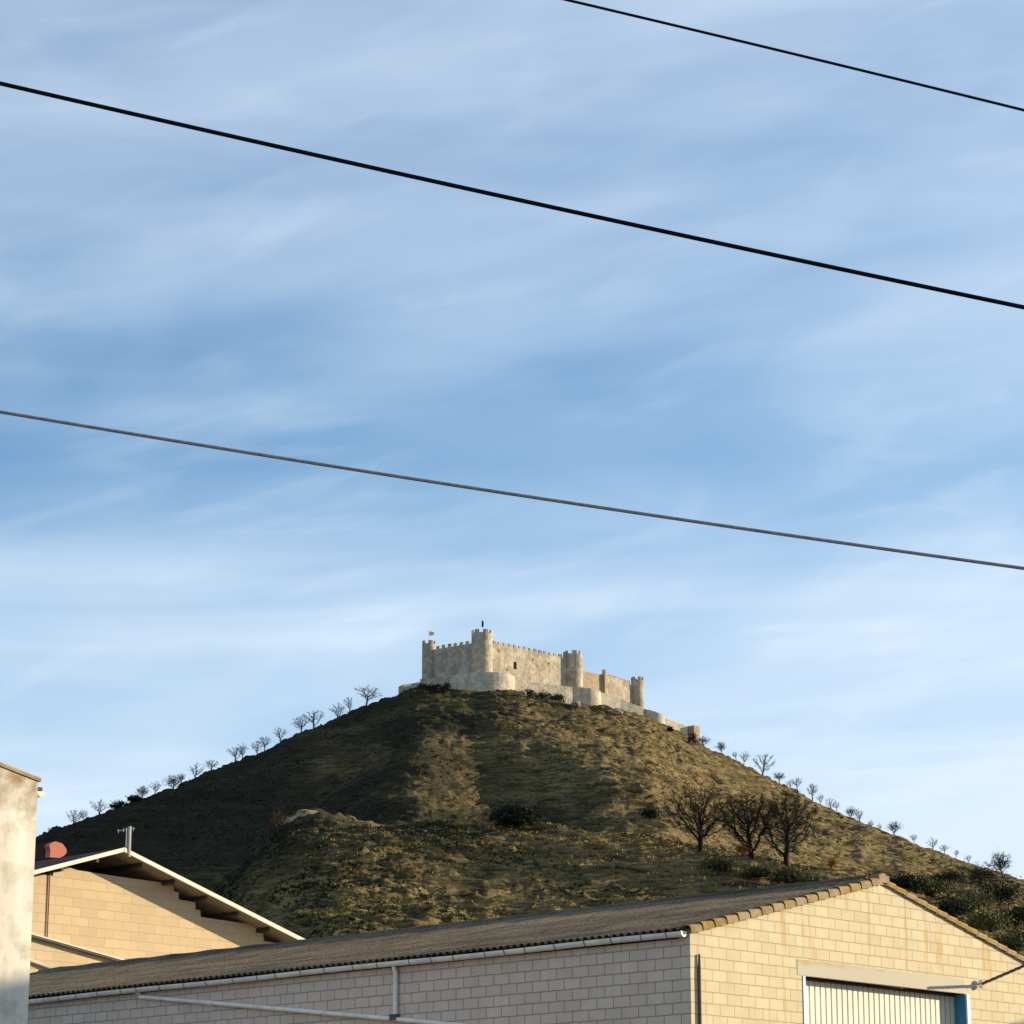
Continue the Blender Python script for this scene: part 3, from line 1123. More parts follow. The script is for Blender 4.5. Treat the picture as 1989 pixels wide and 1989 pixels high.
for k, (px, pb, pt, wp, mt, lb) in enumerate([
        (1400, 1692, 1664, 60, 'leaf_green', 'low green thicket in front of the left large bare tree'),
        (1470, 1706, 1672, 64, 'leaf_green', 'low green thicket in front of the middle large bare tree'),
        (1527, 1712, 1676, 58, 'leaf_green', 'low green thicket at the foot of the right large bare tree'),
        (1575, 1722, 1698, 44, 'leaf_yel', 'yellowish low bush just left of the warehouse roof peak'),
        (1762, 1728, 1690, 70, 'leaf_dark', 'dark small bush right of the warehouse roof peak'),
        (1808, 1745, 1700, 84, 'leaf_green', 'olive bush above the right slope of the warehouse roof'),
        (1845, 1715, 1683, 66, 'leaf_dark', 'dark bush below the right skyline, left of the big shrubby tree'),
        (1880, 1775, 1722, 110, 'leaf_green', 'broad olive thicket beyond the right roof slope'),
        (1905, 1722, 1672, 80, 'leaf_dark', 'dense dark bush at the foot of the shrubby skyline tree'),
        (1945, 1755, 1700, 90, 'leaf_dark', 'dark thicket below the right end of the skyline'),
        (1925, 1812, 1752, 100, 'leaf_yel', 'yellow-green bush above the tiled right roof edge'),
        (1972, 1805, 1750, 80, 'leaf_dark', 'dark bush at the right picture edge, mid slope'),
        (1975, 1850, 1800, 80, 'leaf_green', 'green bush at the right picture edge, just over the tiled roof edge'),
        (1845, 1790, 1742, 80, 'leaf_dark', 'dark thicket just over the middle of the tiled right roof edge')]):
    bush(px, pb, pt, wp, mt, lb, 2600, .15, seed=40 + k, clumps=20, group='bushes on the lower hillside')
e = place_tree(1950, 1722, 1665, 46, 'dark shrubby tree with wispy branches at the right end of the skyline', None, 4, True, extra=-40)

# ------------------------------------------------------------------ castle
T2Y = 806.0
E1 = np.array((-.743, .669))
E2 = np.array((.669, .743))
t2 = at(936, 1303, T2Y)[:2]
CG = None


def castle_h(px, py, base, d):
    return hit(px, py, base, d)


def tower(name, parent, px, r, py_top, py_base, Y=None, xy=None, mat='castle', nmer=7, merlon=True, depth_down=12, mz=.95, seg=40, phase=0.0):
    if xy is None:
        p = at(px, py_top, Y)
        xy = p[:2]
    zt = CAMZ + ray(px, py_top)[2] / ray(px, py_top)[1] * (xy[1] - r * .5)
    zb_ = CAMZ + ray(px, py_base)[2] / ray(px, py_base)[1] * xy[1] - depth_down
    mb = MB()
    zw = zt - mz
    rows = []
    for z in (zb_, zb_ + depth_down + 1.5, zw - .05, zw):
        k = 1.0 if z > zb_ + depth_down else 1.03
        rows.append([(xy[0] + r * k * math.cos(2 * math.pi * j / seg), xy[1] + r * k * math.sin(2 * math.pi * j / seg), z) for j in range(seg)])
    rows.append([(xy[0] + (r - .55) * math.cos(2 * math.pi * j / seg), xy[1] + (r - .55) * math.sin(2 * math.pi * j / seg), zw) for j in range(seg)])
    rows.append([(xy[0] + (r - .55) * math.cos(2 * math.pi * j / seg), xy[1] + (r - .55) * math.sin(2 * math.pi * j / seg), zw - 1.2) for j in range(seg)])
    mb.grid(np.array(rows), closed=True)
    mb.face([tuple(q) for q in rows[-1]])
    o = mb.build(name, M[mat], parent)
    if merlon:
        for k in range(nmer):
            bt = MB()
            a0 = phase + 2 * math.pi * k / nmer
            da = 2 * math.pi / nmer * .56
            st = 4
            P_ = []
            for j in range(st + 1):
                th = a0 + da * j / st
                c_, s_ = math.cos(th), math.sin(th)
                P_.append([(xy[0] + (r + .02) * c_, xy[1] + (r + .02) * s_, zw + .003), (xy[0] + (r + .02) * c_, xy[1] + (r + .02) * s_, zt),
                           (xy[0] + (r - .5) * c_, xy[1] + (r - .5) * s_, zt), (xy[0] + (r - .5) * c_, xy[1] + (r - .5) * s_, zw + .003)])
            bt.grid(np.array(P_), closed=True)
            bt.face(P_[0][::-1])
            bt.face(P_[-1])
            bt.build('merlon', M[mat], o)
    return o, xy


def curtain(name, parent, p, q, z0, z1, zb_, th, mat, nmer, mh=.9, duty=.55, window=None):
    """wall from xy p to xy q, top z0 to z1 (below the merlons), bottom zb_"""
    p, q = np.array(p, float), np.array(q, float)
    L = np.linalg.norm(q - p)
    d = (q - p) / L
    n = np.array((d[1], -d[0]))
    if n[1] > 0:
        n = -n
    mb = MB()
    poly = [(0, zb_), (L, zb_), (L, z1), (0, z0)]
    mb.slab(poly, p, d, n, th)
    o = mb.build(name, M[mat], parent)
    if nmer:
        for k in range(nmer):
            bt = MB()
            s = L * (k + .5) / nmer
            z = z0 + (z1 - z0) * s / L
            w = L / nmer * duty / 2
            jit = random.Random(k * 7).uniform(-.12, .12)
            c_ = p + d * s - n * .28
            bt.box((c_[0], c_[1], z + (mh + jit) / 2 - .06), (dirxy(d), dirxy(n), Z3), (w, .27, (mh + jit) / 2 + .06))
            bt.build('merlon', M[mat], o)
    return o


cg = empty('castle', (t2[0], t2[1], float(Hz(t2[0], t2[1]))),
           'medieval stone castle with four round crenellated towers on the hilltop', 'castle')
zfloor = 146.0
# main keep
tower('tower', cg, 936, 3.05, 1223.5, 1303, xy=t2, nmer=7, phase=.35)
s1, _ = hit(833, 1260, t2, E1)
t1 = t2 + E1 * s1
tower('tower', cg, 833, 2.0, 1244.5, 1320, xy=t1, nmer=5, phase=.9)
s3, _ = hit(1113, 1300, t2, E2)
t3 = t2 + E2 * s3
tower('tower', cg, 1113, 2.95, 1264.7, 1333, xy=t3, nmer=7, mat='castle', phase=.1)
s4, _ = hit(1238, 1340, t2, E2)
t4 = t2 + E2 * s4
tower('tower', cg, 1238, 1.95, 1315, 1371, xy=t4, nmer=6, phase=.6)
za = hit(915, 1250, t2, E1)[1]
zb1 = hit(846, 1260.7, t2, E1)[1]
curtain('curtain_wall', cg, t2, t1, za, zb1, zfloor, 1.4, 'castle', 9, .95)
zc_ = hit(957, 1249.5, t2, E2)[1]
zd = hit(1094, 1277, t2, E2)[1]
w23 = curtain('curtain_wall', cg, t2, t3, zc_, zd, zfloor, 1.4, 'castle', 18, .85, .5)
nE = np.array((E2[1], -E2[0]))
# low ochre part, then the stepped up part with a small parapet
sA, zA = hit(1132, 1302, t2, E2)
sB, zB = hit(1171, 1312, t2, E2)
sC, zC = hit(1172, 1308.5, t2, E2)
sD, zD = hit(1224, 1326, t2, E2)
curtain('ruined_wall', cg, t3, t2 + E2 * sB, zA, zB, 138, 1.2, 'castle_red', 0)
curtain('ruined_wall', cg, t2 + E2 * sC, t2 + E2 * sD, zC, zD, 134, 1.3, 'castle', 11, .5, .8)
curtain('ruined_wall', cg, t2 + E2 * (sD + .02), t4, zD - .7, zD - .8, 134, 1.1, 'castle_red', 0)
pp = t2 + E2 * sC - nE * -.45
mbp = MB()
mbp.box((pp[0], pp[1], (134 + zC) / 2 + .4), (dirxy(E2), dirxy(nE), Z3), (.45, .5, (zC - 134) / 2 + .75))
mbp.build('buttress', M['castle_red'], cg)
# rear walls close the plan, so the castle is solid from the side too
nR = -nE
back = 24.0
curtain('curtain_wall', cg, t1, t1 + E2 * s4 * .98, zb1 - .3, zD - 3.5, 134, 1.2, 'castle', 0)
# window with a dark opening
sw, zw1 = hit(1000.5, 1285.5, t2, E2)
_, zw0 = hit(1000.5, 1299.5, t2, E2)
mbw = MB()
cc = t2 + E2 * sw + nE * .02
mbw.box((cc[0], cc[1], (zw0 + zw1) / 2), (dirxy(E2), dirxy(nE), Z3), (.62, .05, (zw1 - zw0) / 2))
mbw.build('window', M['dark'], w23)
sw, zz = hit(1050, 1309, t2, E2)
mbw = MB()
cc = t2 + E2 * sw + nE * .02
mbw.box((cc[0], cc[1], zz), (dirxy(E2), dirxy(nE), Z3), (.4, .04, .4))
mbw.build('repaired_patch', M['castle_pale'], w23)

for px_, pyt_, pyb_, w_ in ((969, 1262, 1266, .18), (1035, 1279, 1283, .18), (1066, 1287, 1291, .18), (985, 1300, 1303, .25)):
    sw, z1_o = hit(px_, pyt_, t2, E2)
    _, z0_o = hit(px_, pyb_, t2, E2)
    mbw = MB()
    cc = t2 + E2 * sw + nE * .02
    mbw.box((cc[0], cc[1], (z0_o + z1_o) / 2), (dirxy(E2), dirxy(nE), Z3), (w_, .05, (z1_o - z0_o) / 2))
    mbw.build('arrow_slit', M['dark'], w23)

# outer enclosure
og = empty('outer_wall', (t2[0] + 20, t2[1] - 12, float(Hz(t2[0] + 20, t2[1] - 12))),
           'low outer castle wall with rounded bastions running down the right shoulder of the hill', 'wall')


def band(name, parent, pts, mat, dy=3.0, th=1.0, down=9, Yl=None, ysm=None):
    """wall along photo points (px, py_top) standing just behind the skyline"""
    P_ = []
    for k, (px, py) in enumerate(pts):
        Y = (Yl[k] if Yl else sky_y(px) + dy)
        P_.append(at(px, py, Y))
    mb = MB()
    for a_, b_ in zip(P_[:-1], P_[1:]):
        L = np.linalg.norm((b_ - a_)[:2])
        d = (b_ - a_)[:2] / L
        n = np.array((d[1], -d[0]))
        if n[1] > 0:
            n = -n
        mb.slab([(0, min(a_[2], b_[2]) - down), (L, min(a_[2], b_[2]) - down), (L, b_[2]), (0, a_[2])], a_[:2], d, n, th)
    return mb.build(name, M[mat], parent)


def bastion(parent, pxc, rpx, py_top, mat, squash=1.0, tilt=0.0, Y=None, down=9, phase=0, yoff=0):
    Y = Y or sky_y(pxc)
    r = rpx / F * Y * 1.02
    c = at(pxc, py_top, Y)
    mb = MB()
    seg = 36
    rows = []
    cy = Y + r * squash + .3 + yoff
    zc2 = c[2] + (r * .0)
    for z, k in ((-down, 1.06), (-.01, 1.0), (0, 1.0), (0, .86), (-.5, .86)):
        rows.append([(c[0] + r * k * math.cos(2 * math.pi * j / seg), cy + r * k * squash * math.sin(2 * math.pi * j / seg),
                      zc2 + z + tilt * r * math.cos(2 * math.pi * j / seg) * (0 if z <= -down else 1) + .1 * math.sin(j * 2.3 + pxc)) for j in range(seg)])
    mb.grid(np.array(rows), closed=True)
    mb.face(rows[-1])
    return mb.build('bastion', M[mat], parent)


yb = sky_y(938)
bastion(og, 938, 61, 1304.5, 'castle_pale', .8, 0, down=12)
band('wall_section', og, [(995, 1316), (1030, 1325), (1070, 1330), (1112, 1334)], 'castle_pale', Yl=[yb + 8, yb + 12, yb + 16, yb + 20], down=14)
bastion(og, 1136, 32, 1335.5, 'castle_pale', .9, -.10, down=10)
band('wall_section', og, [(1165, 1343), (1205, 1358), (1250, 1375)], 'castle_pale', dy=5)
bastion(og, 1270, 22, 1381, 'castle_pale', .9, -.32, down=9)
band('wall_section', og, [(1288, 1394), (1312, 1402), (1336, 1411)], 'castle_pale', dy=3)
# end block
Yd = sky_y(1346) + 2
cd = at(1346, 1409, Yd)
mb = MB()
mb.box((cd[0] + .3, cd[1] + 1.6, cd[2] - 4), (dirxy(E2), dirxy(nE), Z3), (1.4, 1.3, 4))
mb.build('end_turret', M['castle_red'], og)
band('wall_section', og, [(775.5, 1333), (782, 1330), (800, 1327.5), (818, 1324.5)], 'castle', dy=4, down=8)
band('wall_section', og, [(816, 1319), (845, 1317), (885, 1311)], 'castle', Yl=[T2Y + 6, T2Y + 2, T2Y - 3], down=10)


# flags
def flag(px, pyt, pyb, xy, mat, pole, label, w, h, dirx):
    zb_ = at(px, pyb, xy[1])[2]
    zt = at(px, pyt, xy[1])[2]
    x = at(px, pyt, xy[1])[0]
    e = empty('flag', (x, xy[1], zb_ - 1.2), label, 'flag')
    mb = MB()
    mb.tube([(x, xy[1], zb_ - 1.2), (x, xy[1], zt)], .06, 6)
    mb.build('pole', M[pole], e)
    P_ = []
    for i in range(7):
        s = i / 6
        P_.append([(x + dirx * w * s, xy[1] + .25 * math.sin(s * 5), zt - .1 - .25 * s - h * q / 3 + .12 * math.sin(s * 6 + q)) for q in range(4)])
    mb = MB()
    P_ = np.array(P_)
    mb.grid(P_)
    mb.grid(P_ + v3(0, .03, 0))
    mb.build('cloth', M[mat], e)
    return e


flag(833.5, 1225.5, 1244, t1, 'flag_y', 'white', 'orange and yellow flag flying on the leftmost castle tower', 1.5, 1.1, 1)
flag(935.5, 1204, 1223, t2, 'flag_r', 'white', 'dark red flag hanging limp on the tallest castle tower', .6, 1.9, 1)

# rocks and scrub under the wall
for k, (px, py, w_, h_) in enumerate([(1012, 1347, 22, 13), (1036, 1349, 20, 15), (1062, 1352, 26, 14), (1090, 1357, 18, 15), (1118, 1366, 22, 12), (1198, 1382, 26, 12)]):
    gx_, Y, gz0 = ground_at(px, py + 5)
    p = at(px, py + 5, Y)
    r = w_ / F * Y * .5
    hh = h_ / F * Y
    bm = bmesh.new()
    bmesh.ops.create_icosphere(bm, subdivisions=3, radius=1)
    rn = random.Random(k)
    for v in bm.verts:
        q = np.array(v.co)
        nn = 1 + .5 * float(fbm(q[0:1] * 2 + k * 5, q[1:2] * 2 + q[2:3] * 3, 1.0, 3, 60 + k)[0])
        v.co = Vector((q[0] * r * nn, q[1] * r * .8 * nn, q[2] * hh * .6 * nn))
    me = bpy.data.meshes.new('rock')
    bm.to_mesh(me)
    bm.free()
    me.materials.append(M['rock'])
    o = link(bpy.data.objects.new('rock', me))
    o.location = (p[0], Y, float(Hz(p[0], Y)) + hh * .15)
    tag(o, ['pale rock under the round bastion corner', 'ragged rock with hollows under the curtain wall', 'broad low outcrop below the castle window wall',
            'rock outcrop left of the second bastion', 'pale stones below the second bastion', 'low rock ledge below the outer wall'][k], 'rock', 'rock outcrops under the castle')
for k, (px, py, pt, w_, lb) in enumerate([(1024, 1356, 1335, 26, 'dark scrub in the hollow right of the round bastion'), (1052, 1360, 1339, 30, 'dark scrub under the window wall of the castle'),
                                          (1084, 1364, 1343, 30, 'dark scrub left of the second bastion'), (866, 1348, 1318, 22, 'dark ivy-like scrub at the left foot of the round bastion'),
                                          (826, 1345, 1324, 34, 'dark scrub under the leftmost tower'), (848, 1346, 1320, 30, 'dark scrub right of the leftmost tower foot'),
                                          (1345, 1448, 1416, 20, 'dark scrub growing against the end turret'), (1302, 1424, 1408, 14, 'brown scrub below the lowest bastion')]):
    bush(px, py, pt, w_, 'leaf_dark', lb, 600, .16, seed=80 + k, onsky='crest', twigs=False, cat='scrub', name='scrub', group='scrub around the castle foot')

# ------------------------------------------------------------------ warehouse
D1 = np.array((-.7205, .6935))
D2 = np.array((.6935, .7205))
NS = np.array((-.6935, -.7205))       # side wall outward
NG = np.array((.7205, -.6935))        # gable outward
c0 = at(1340, 1810, 50.0)
ze = c0[2]                            # wall top at the corner
c0 = c0[:2]
sa, zap = hit(1712, 1714, c0, D2)
W = 2 * sa
LEN = 26.0
print('warehouse', c0, ze, sa, zap)
wg = empty('warehouse', (c0[0], c0[1], 0), 'pale concrete block warehouse with a grey corrugated roof and wide ribbed door', 'building')
M['lintel'] = None
dl, dt = hit(1559, 1895, c0, D2)
dr, _ = hit(1876, 1926, c0, D2)
ll, lt = hit(1548, 1863, c0, D2)
lr, _ = hit(1872, 1900, c0, D2)
LINT_TOP = lt
M['lintel'] = lintel_mat()
print('door', dl, dr, dt, 'lintel', ll, lr, lt)
mb = MB()
mb.slab([(0, 0), (dl, 0), (dl, dt), (dr, dt), (dr, 0), (W, 0), (W, ze), (sa, zap), (0, ze)], c0, D2, NG, .03)
mb.build('gable_wall', M['block'], wg)
mb = MB()
ps = c0 + D1 * .032
mb.slab([(0, 0), (LEN, 0), (LEN, ze - .02), (0, ze - .02)], ps - NS * .0, D1, NS, .25)
mb.build('side_wall', M['block_side'], wg)
mb = MB()
pr = c0 + D2 * (W - .25) + D1 * .032
mb.slab([(0, 0), (LEN, 0), (LEN, ze - .02), (0, ze - .02)], pr + D2 * .25, D1, -NS, .25)
mb.build('side_wall', M['block_side'], wg)
mb = MB()
pb_ = c0 + D1 * (LEN + .5)
mb.slab([(.3, 0), (W - .3, 0), (W - .3, ze), (sa, zap - .1), (.3, ze)], pb_, D2, -NG, .25)
mb.build('rear_wall', M['block_side'], wg)

# corrugated roof
slope = (zap - ze) / sa
roof_th = .04


def corrugated(sign):
    mb = MB()
    pitch, amp = .177, .031
    n = int(LEN / pitch * 8)
    along = np.linspace(.02, LEN + .6, n)
    wave = amp * np.cos(2 * np.pi * along / pitch)
    ov = .22
    rows_d = []
    run = sa + ov
    nsheet = 1
    for k in range(nsheet):
        a0 = -ov + run * k / nsheet - (.12 if k else 0)
        a1 = -ov + run * (k + 1) / nsheet
        rows_d.append((a0, a1, .012 * 1))
    for (a0, a1, lift) in rows_d:
        P_ = []
        for q, dz in ((a0, 0), ((a0 + a1) / 2, .012), (a1, .0)):
            base_z = ze + slope * q + .095 + dz
            s = q if sign > 0 else W - q
            row = np.stack([c0[0] + D2[0] * s + D1[0] * along, c0[1] + D2[1] * s + D1[1] * along, base_z + wave ], -1)
            P_.append(row)
        if sign < 0:
            P_ = P_[::-1]
        mb.grid(np.array(P_))
    # closed underside strip to give the sheet its thickness
    P_ = []
    for q in (-ov + .01, sa):
        s = q if sign > 0 else W - q
        P_.append(np.stack([c0[0] + D2[0] * s + D1[0] * along, c0[1] + D2[1] * s + D1[1] * along, ze + slope * q + .090 + wave], -1))
    if sign > 0:
        P_ = P_[::-1]
    mb.grid(np.array(P_))
    return mb.build('roof_slope', M['corr'], wg, True)


corrugated(1)
corrugated(-1)
mb = MB()
rp = []
for k in range(60):
    s = .3 + (LEN + .2) * k / 59
    rp.append(np.append(c0 + D2 * sa + D1 * s, zap + .085 + .012 * math.sin(k * 1.9)))
mb.tube(rp, .085, 10)
mb.build('ridge_cap', M['corr'], wg, True)

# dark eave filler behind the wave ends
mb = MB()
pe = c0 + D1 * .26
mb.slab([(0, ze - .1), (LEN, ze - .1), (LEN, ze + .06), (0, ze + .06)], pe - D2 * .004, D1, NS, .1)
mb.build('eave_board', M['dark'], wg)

# gutter
gz = hit(700, 1863.2, c0 + NS * .16, D1)
gz2 = hit(1323, 1800.4, c0 + NS * .16, D1)
gz3 = hit(57, 1932.6, c0 + NS * .16, D1)
print('gutter', gz, gz2, gz3, 'ze', ze)
gtop = ze - .005
gr = .075
gc = c0 + NS * .16
mb = MB()
al = np.linspace(.02, LEN, 80)
P_ = []
for s in al:
    row = []
    zo = .008 * math.sin(s * .9) - .001 * s
    for j in range(9):
        th = math.pi * j / 8
        q = gc + NS * gr * math.cos(th) + D1 * s
        row.append((q[0], q[1], gtop + zo - gr * 1.25 * math.sin(th)))
    for j in range(9):
        th = math.pi * (8 - j) / 8
        q = gc + NS * (gr - .008) * math.cos(th) + D1 * s
        row.append((q[0], q[1], gtop + zo + .0015 - (gr * 1.25 - .008) * math.sin(th)))
    P_.append(row)
mb.grid(np.array(P_), closed=True)
mb.face(P_[0][:9][::-1])
gut = mb.build('gutter', M['pvc'], wg, False)
mb = MB()
row = []
for s in (.0, .018):
    row.append([tuple(np.append(gc + NS * (gr + .006) * math.cos(math.pi * j / 12) + D1 * s, gtop + .006 - (gr * 1.25 + .006) * math.sin(math.pi * j / 12))) for j in range(13)])
mb.face(row[0])
mb.face(row[1][::-1])
mb.grid(np.array(row))
mb.build('end_cap', M['white'], gut)
rn = random.Random(3)
s = .35
bk = None
while s < LEN - .3:
    if bk is None:
        mb = MB()
        P_ = []
        for q in (0, .022):
            P_.append([tuple(np.append(NS * (gr + .007) * math.cos(math.pi * j / 10) + D1 * q, -(gr * 1.25 + .007) * math.sin(math.pi * j / 10))) for j in range(11)])
        mb.grid(np.array(P_))
        b_o = mb.build('gutter_bracket', M['pvc_dark'], gut, False, (0, 0, 0))
        bk = b_o.data
    else:
        b_o = link(bpy.data.objects.new('gutter_bracket', bk), gut)
    lp = np.append(gc + D1 * s, gtop + .008 * math.sin(s * .9) - .001 * s) - parent_origin(gut)
    b_o.location = tuple(lp)
    s += rn.uniform(.5, .9)

# downpipes on the side wall
po = c0 + NS * .07
s_, zt_ = hit(769, 1866, po, D1)
s2_, zb2 = hit(769, 1976, po, D1)
mb = MB()
q0 = po + D1 * s_
mb.tube([np.append(c0 + NS * .13 + D1 * s_, gtop - .09), np.append(c0 + NS * .12 + D1 * s_, zt_ - .1), np.append(q0, zt_ - .25), np.append(q0, zb2)], .048, 12)
dp = mb.build('downpipe', M['pvc'], wg, True)
mb = MB()
mb.box(np.append(q0 + D1 * .02, zb2), (dirxy(D1), dirxy(NS), Z3), (.085, .065, .06))
mb.build('pipe_collar', M['pvc_dark'], dp)
mb = MB()
a_s, a_z = hit(272, 1936, po, D1)
b_s, b_z = hit(760, 1979, po, D1)
c_s, c_z = hit(905, 1993, po, D1)
pa = np.append(po + D1 * a_s, a_z)
mb.tube([np.append(c0 + NS * .14 + D1 * (a_s + .02), gtop - .09), np.append(po + D1 * (a_s + .02), a_z + .07), pa, pa + (np.append(po + D1 * b_s, b_z) - pa) * .02,
         np.append(po + D1 * b_s, b_z), np.append(po + D1 * c_s, c_z), np.append(po + D1 * (c_s - 2.5), c_z - .55)], .048, 12)
dq = mb.build('slanting_pipe', M['pvc'], wg, True)
for f_ in (.3, .55, .75):
    mb = MB()
    q = pa + (np.append(po + D1 * b_s, b_z) - pa) * f_
    t = (np.append(po + D1 * b_s, b_z) - pa)
    t /= np.linalg.norm(t)
    mb.tube([q, q + t * .1], .055, 12)
    mb.build('pipe_joint', M['pvc'], dq, True)

# door
rec = .26
dg = empty('x', (0, 0, 0), None, None)
bpy.data.objects.remove(dg)
mb = MB()
pd = c0 - NG * rec
rib = .165
s = dl
prof = []
while s < dr + rib:
    for ds, dd in ((0, 0), (.006, .036), (.040, .036), (.048, 0), (.12, 0.0)):
        if s + ds < dr:
            prof.append((s + ds, -dd))
    s += rib
P_ = []
for z in (0.02, dt - .04):
    P_.append([tuple(np.append(pd + D2 * a_ + NG * b_, z)) for a_, b_ in prof])
mb.grid(np.array(P_))
bt_ = [[(q[0] - NG[0] * .06, q[1] - NG[1] * .06, q[2]) for q in row] for row in P_]
mb.grid(np.array(bt_)[::-1])
door = mb.build('door', M['door'], wg)
mb = MB()
hx = (dl + dr) / 2
mb.box(np.append(pd + D2 * hx + NG * .0, dt - .022), (dirxy(D2), dirxy(NG), Z3), ((dr - dl) / 2 - .01, .05, .02))
mb.build('door_top_shade', M['steel'], door)  # dark strip painting the shadow along the door top
# frame
mb = MB()
mb.box(np.append(c0 + D2 * (dl + .03) - NG * (.12), dt / 2), (dirxy(D2), dirxy(NG), Z3), (.034, .135, dt / 2 - .004))
mb.build('door_frame', M['paleblue'], door)
mb = MB()
mb.box(np.append(c0 + D2 * (dr - .02) - NG * (.14), dt / 2), (dirxy(D2), dirxy(NG), Z3), (.022, .135, dt / 2 - .004))
mb.build('door_reveal', M['blue'], door)
mb = MB()
mb.box(np.append(c0 + D2 * (dr + .035) + NG * .012, dt / 2), (dirxy(D2), dirxy(NG), Z3), (.05, .02, dt / 2 - .004))
mb.build('door_frame', M['paleblue'], door)
mb = MB()
mb.slab([(ll, dt + .004), (lr, dt + .004), (lr, lt), (ll, lt)], c0 + NG * .006, D2, NG, .1)
mb.slab([(dl + .07, dt - .30), (dr - .05, dt - .30), (dr - .05, dt - .003), (dl + .07, dt - .003)], c0 - NG * (rec + .10), D2, NG, .05)
mb.build('lintel', M['lintel'], wg)

# conduit near the corner
cs, cz = hit(1358, 1853, c0 + NG * .03, D2)
mb = MB()
q = c0 + NG * .03 + D2 * cs
mb.tube([np.append(q, cz), np.append(q, cz - .3), np.append(q, .1)], [.018, .028, .028], 8)
mb.build('conduit', M['rust'], wg, True)

# verge tiles
for side in (0, 1):
    L = math.hypot(sa, zap - ze)
    n = 17
    r3 = v3(D2[0] * sa, D2[1] * sa, zap - ze) / L if side == 0 else v3(-D2[0] * sa, -D2[1] * sa, zap - ze) / L
    st = np.append(c0, ze) if side == 0 else np.append(c0 + D2 * W, ze)
    up = np.cross(r3, dirxy(NG))
    if up[2] < 0:
        up = -up
    nrm = dirxy(NG)
    for k in range(n):
        rn = random.Random(side * 100 + k)
        len_ = L / n
        a0 = st + r3 * (len_ * k - .05) + nrm * (-.035) + up * .045
        P_ = []
        ts_ = 1.0 if side == 0 else .8
        for f_, rad, lift in ((0, .118, .024), (.5, .112, .012), (.93, .108, .004), (.935, .096, -.008), (1.06, .094, -.012)):
            row = []
            rad, lift = rad * ts_, lift * ts_
            for j in range(9):
                th = math.pi * (j / 8) * 1.12 - .19
                cx_, sx_ = math.copysign(abs(math.cos(th)) ** .55, math.cos(th)), math.copysign(abs(math.sin(th)) ** .6, math.sin(th))
                row.append(a0 + r3 * len_ * f_ + up * (lift + rad * .95 * sx_ - .045) + nrm * rad * cx_)
            for j in range(9):
                th = math.pi * ((8 - j) / 8) * 1.12 - .19
                cx_, sx_ = math.copysign(abs(math.cos(th)) ** .55, math.cos(th)), math.copysign(abs(math.sin(th)) ** .6, math.sin(th))
                row.append(a0 + r3 * len_ * f_ + up * (lift + (rad - .016) * .95 * sx_ - .045) + nrm * (rad - .016) * cx_)
            P_.append(row)
        mb = MB()
        mb.grid(np.array(P_), closed=True)
        mb.face(P_[0][::-1])
        mb.face(P_[-1])
        rnv = rn.random()
        mb.build('verge_tile', M['tile_moss'] if (side == 1 or rnv < .3) else M['terracotta'], wg)
    # mortar bed below the tiles; near-black on the right paints the underside shadow
    mb = MB()
    ctr = st + r3 * (L / 2) + nrm * (-.09) + up * .01
    mb.box(ctr, (r3, nrm, up), (L / 2 - .02, .08, .045))
    mb.build('mortar_bed', M['steel'] if side == 1 else M['terracotta'], wg)
mb = MB()
ap = np.append(c0 + D2 * sa - NG * .03, zap + .06)
mb.box(ap, (dirxy(D2), dirxy(NG), Z3), (.16, .1, .07))
mb.box(ap + v3(0, 0, .075), (dirxy(D2), dirxy(NG), Z3), (.07, .08, .035))
mb.build('ridge_end', M['terracotta'], wg)

# ------------------------------------------------------------------ service cable on the gable with insulators
ks, kz = hit(1906, 1911, c0 + NG * .08, D2)
K = np.append(c0 + NG * .08 + D2 * ks, kz)
ig = empty('insulator_pair', (K[0], K[1], K[2] - .07), 'pair of small white insulators on the gable right of the door', 'insulator')
for dz in (.045, -.045):
    mb = MB()
    q = K + v3(0, 0, dz)
    mb.tube([q - dirxy(NG) * .06, q - dirxy(NG) * .02, q + dirxy(NG) * .02, q + dirxy(NG) * .04], [.02, .045, .045, .02], 12)
    mb.build('insulator', M['white'], ig, True)
mb = MB()
mb.tube([K - dirxy(NG) * .08, K + dirxy(NG) * .02], .018, 6)
mb.build('bracket', M['steel'], ig)
best = None
for yy_ in np.arange(36, 56, .1):
    d_ = at(1989, 1874, yy_) - K
    dn, da = float(d_[:2] @ NG), float(d_[:2] @ D2)
    Sn, Sa = SUN.x * NG[0] + SUN.y * NG[1], SUN.x * D2[0] + SUN.y * D2[1]
    err = abs((d_[2] - SUN.z / Sn * dn) - .07 * (da - Sa / Sn * dn)) if dn > .3 else 9
    if best is None or err < best[0]:
        best = (err, yy_)
print('cable', best)
far_r = at(1989, 1874, best[1])
dv = far_r - K
pts = [K + dirxy(NG) * .02 + dv * t + v3(0, 0, -.02 * t * (1 - t / 3.0)) for t in np.linspace(0, 1.3, 16)]
mb = MB()
for ph in (0, 2.1, 4.2):
    mb.tube([p + v3(0, .018 * math.cos(i_ * 1.3 + ph), .018 * math.sin(i_ * 1.3 + ph)) for i_, p in enumerate(pts)], .018, 6)
tag(mb.build('service_cable', M['cable_brown'], origin=tuple(K)), 'brown twisted service cable running from the gable insulators off to the right', 'cable')

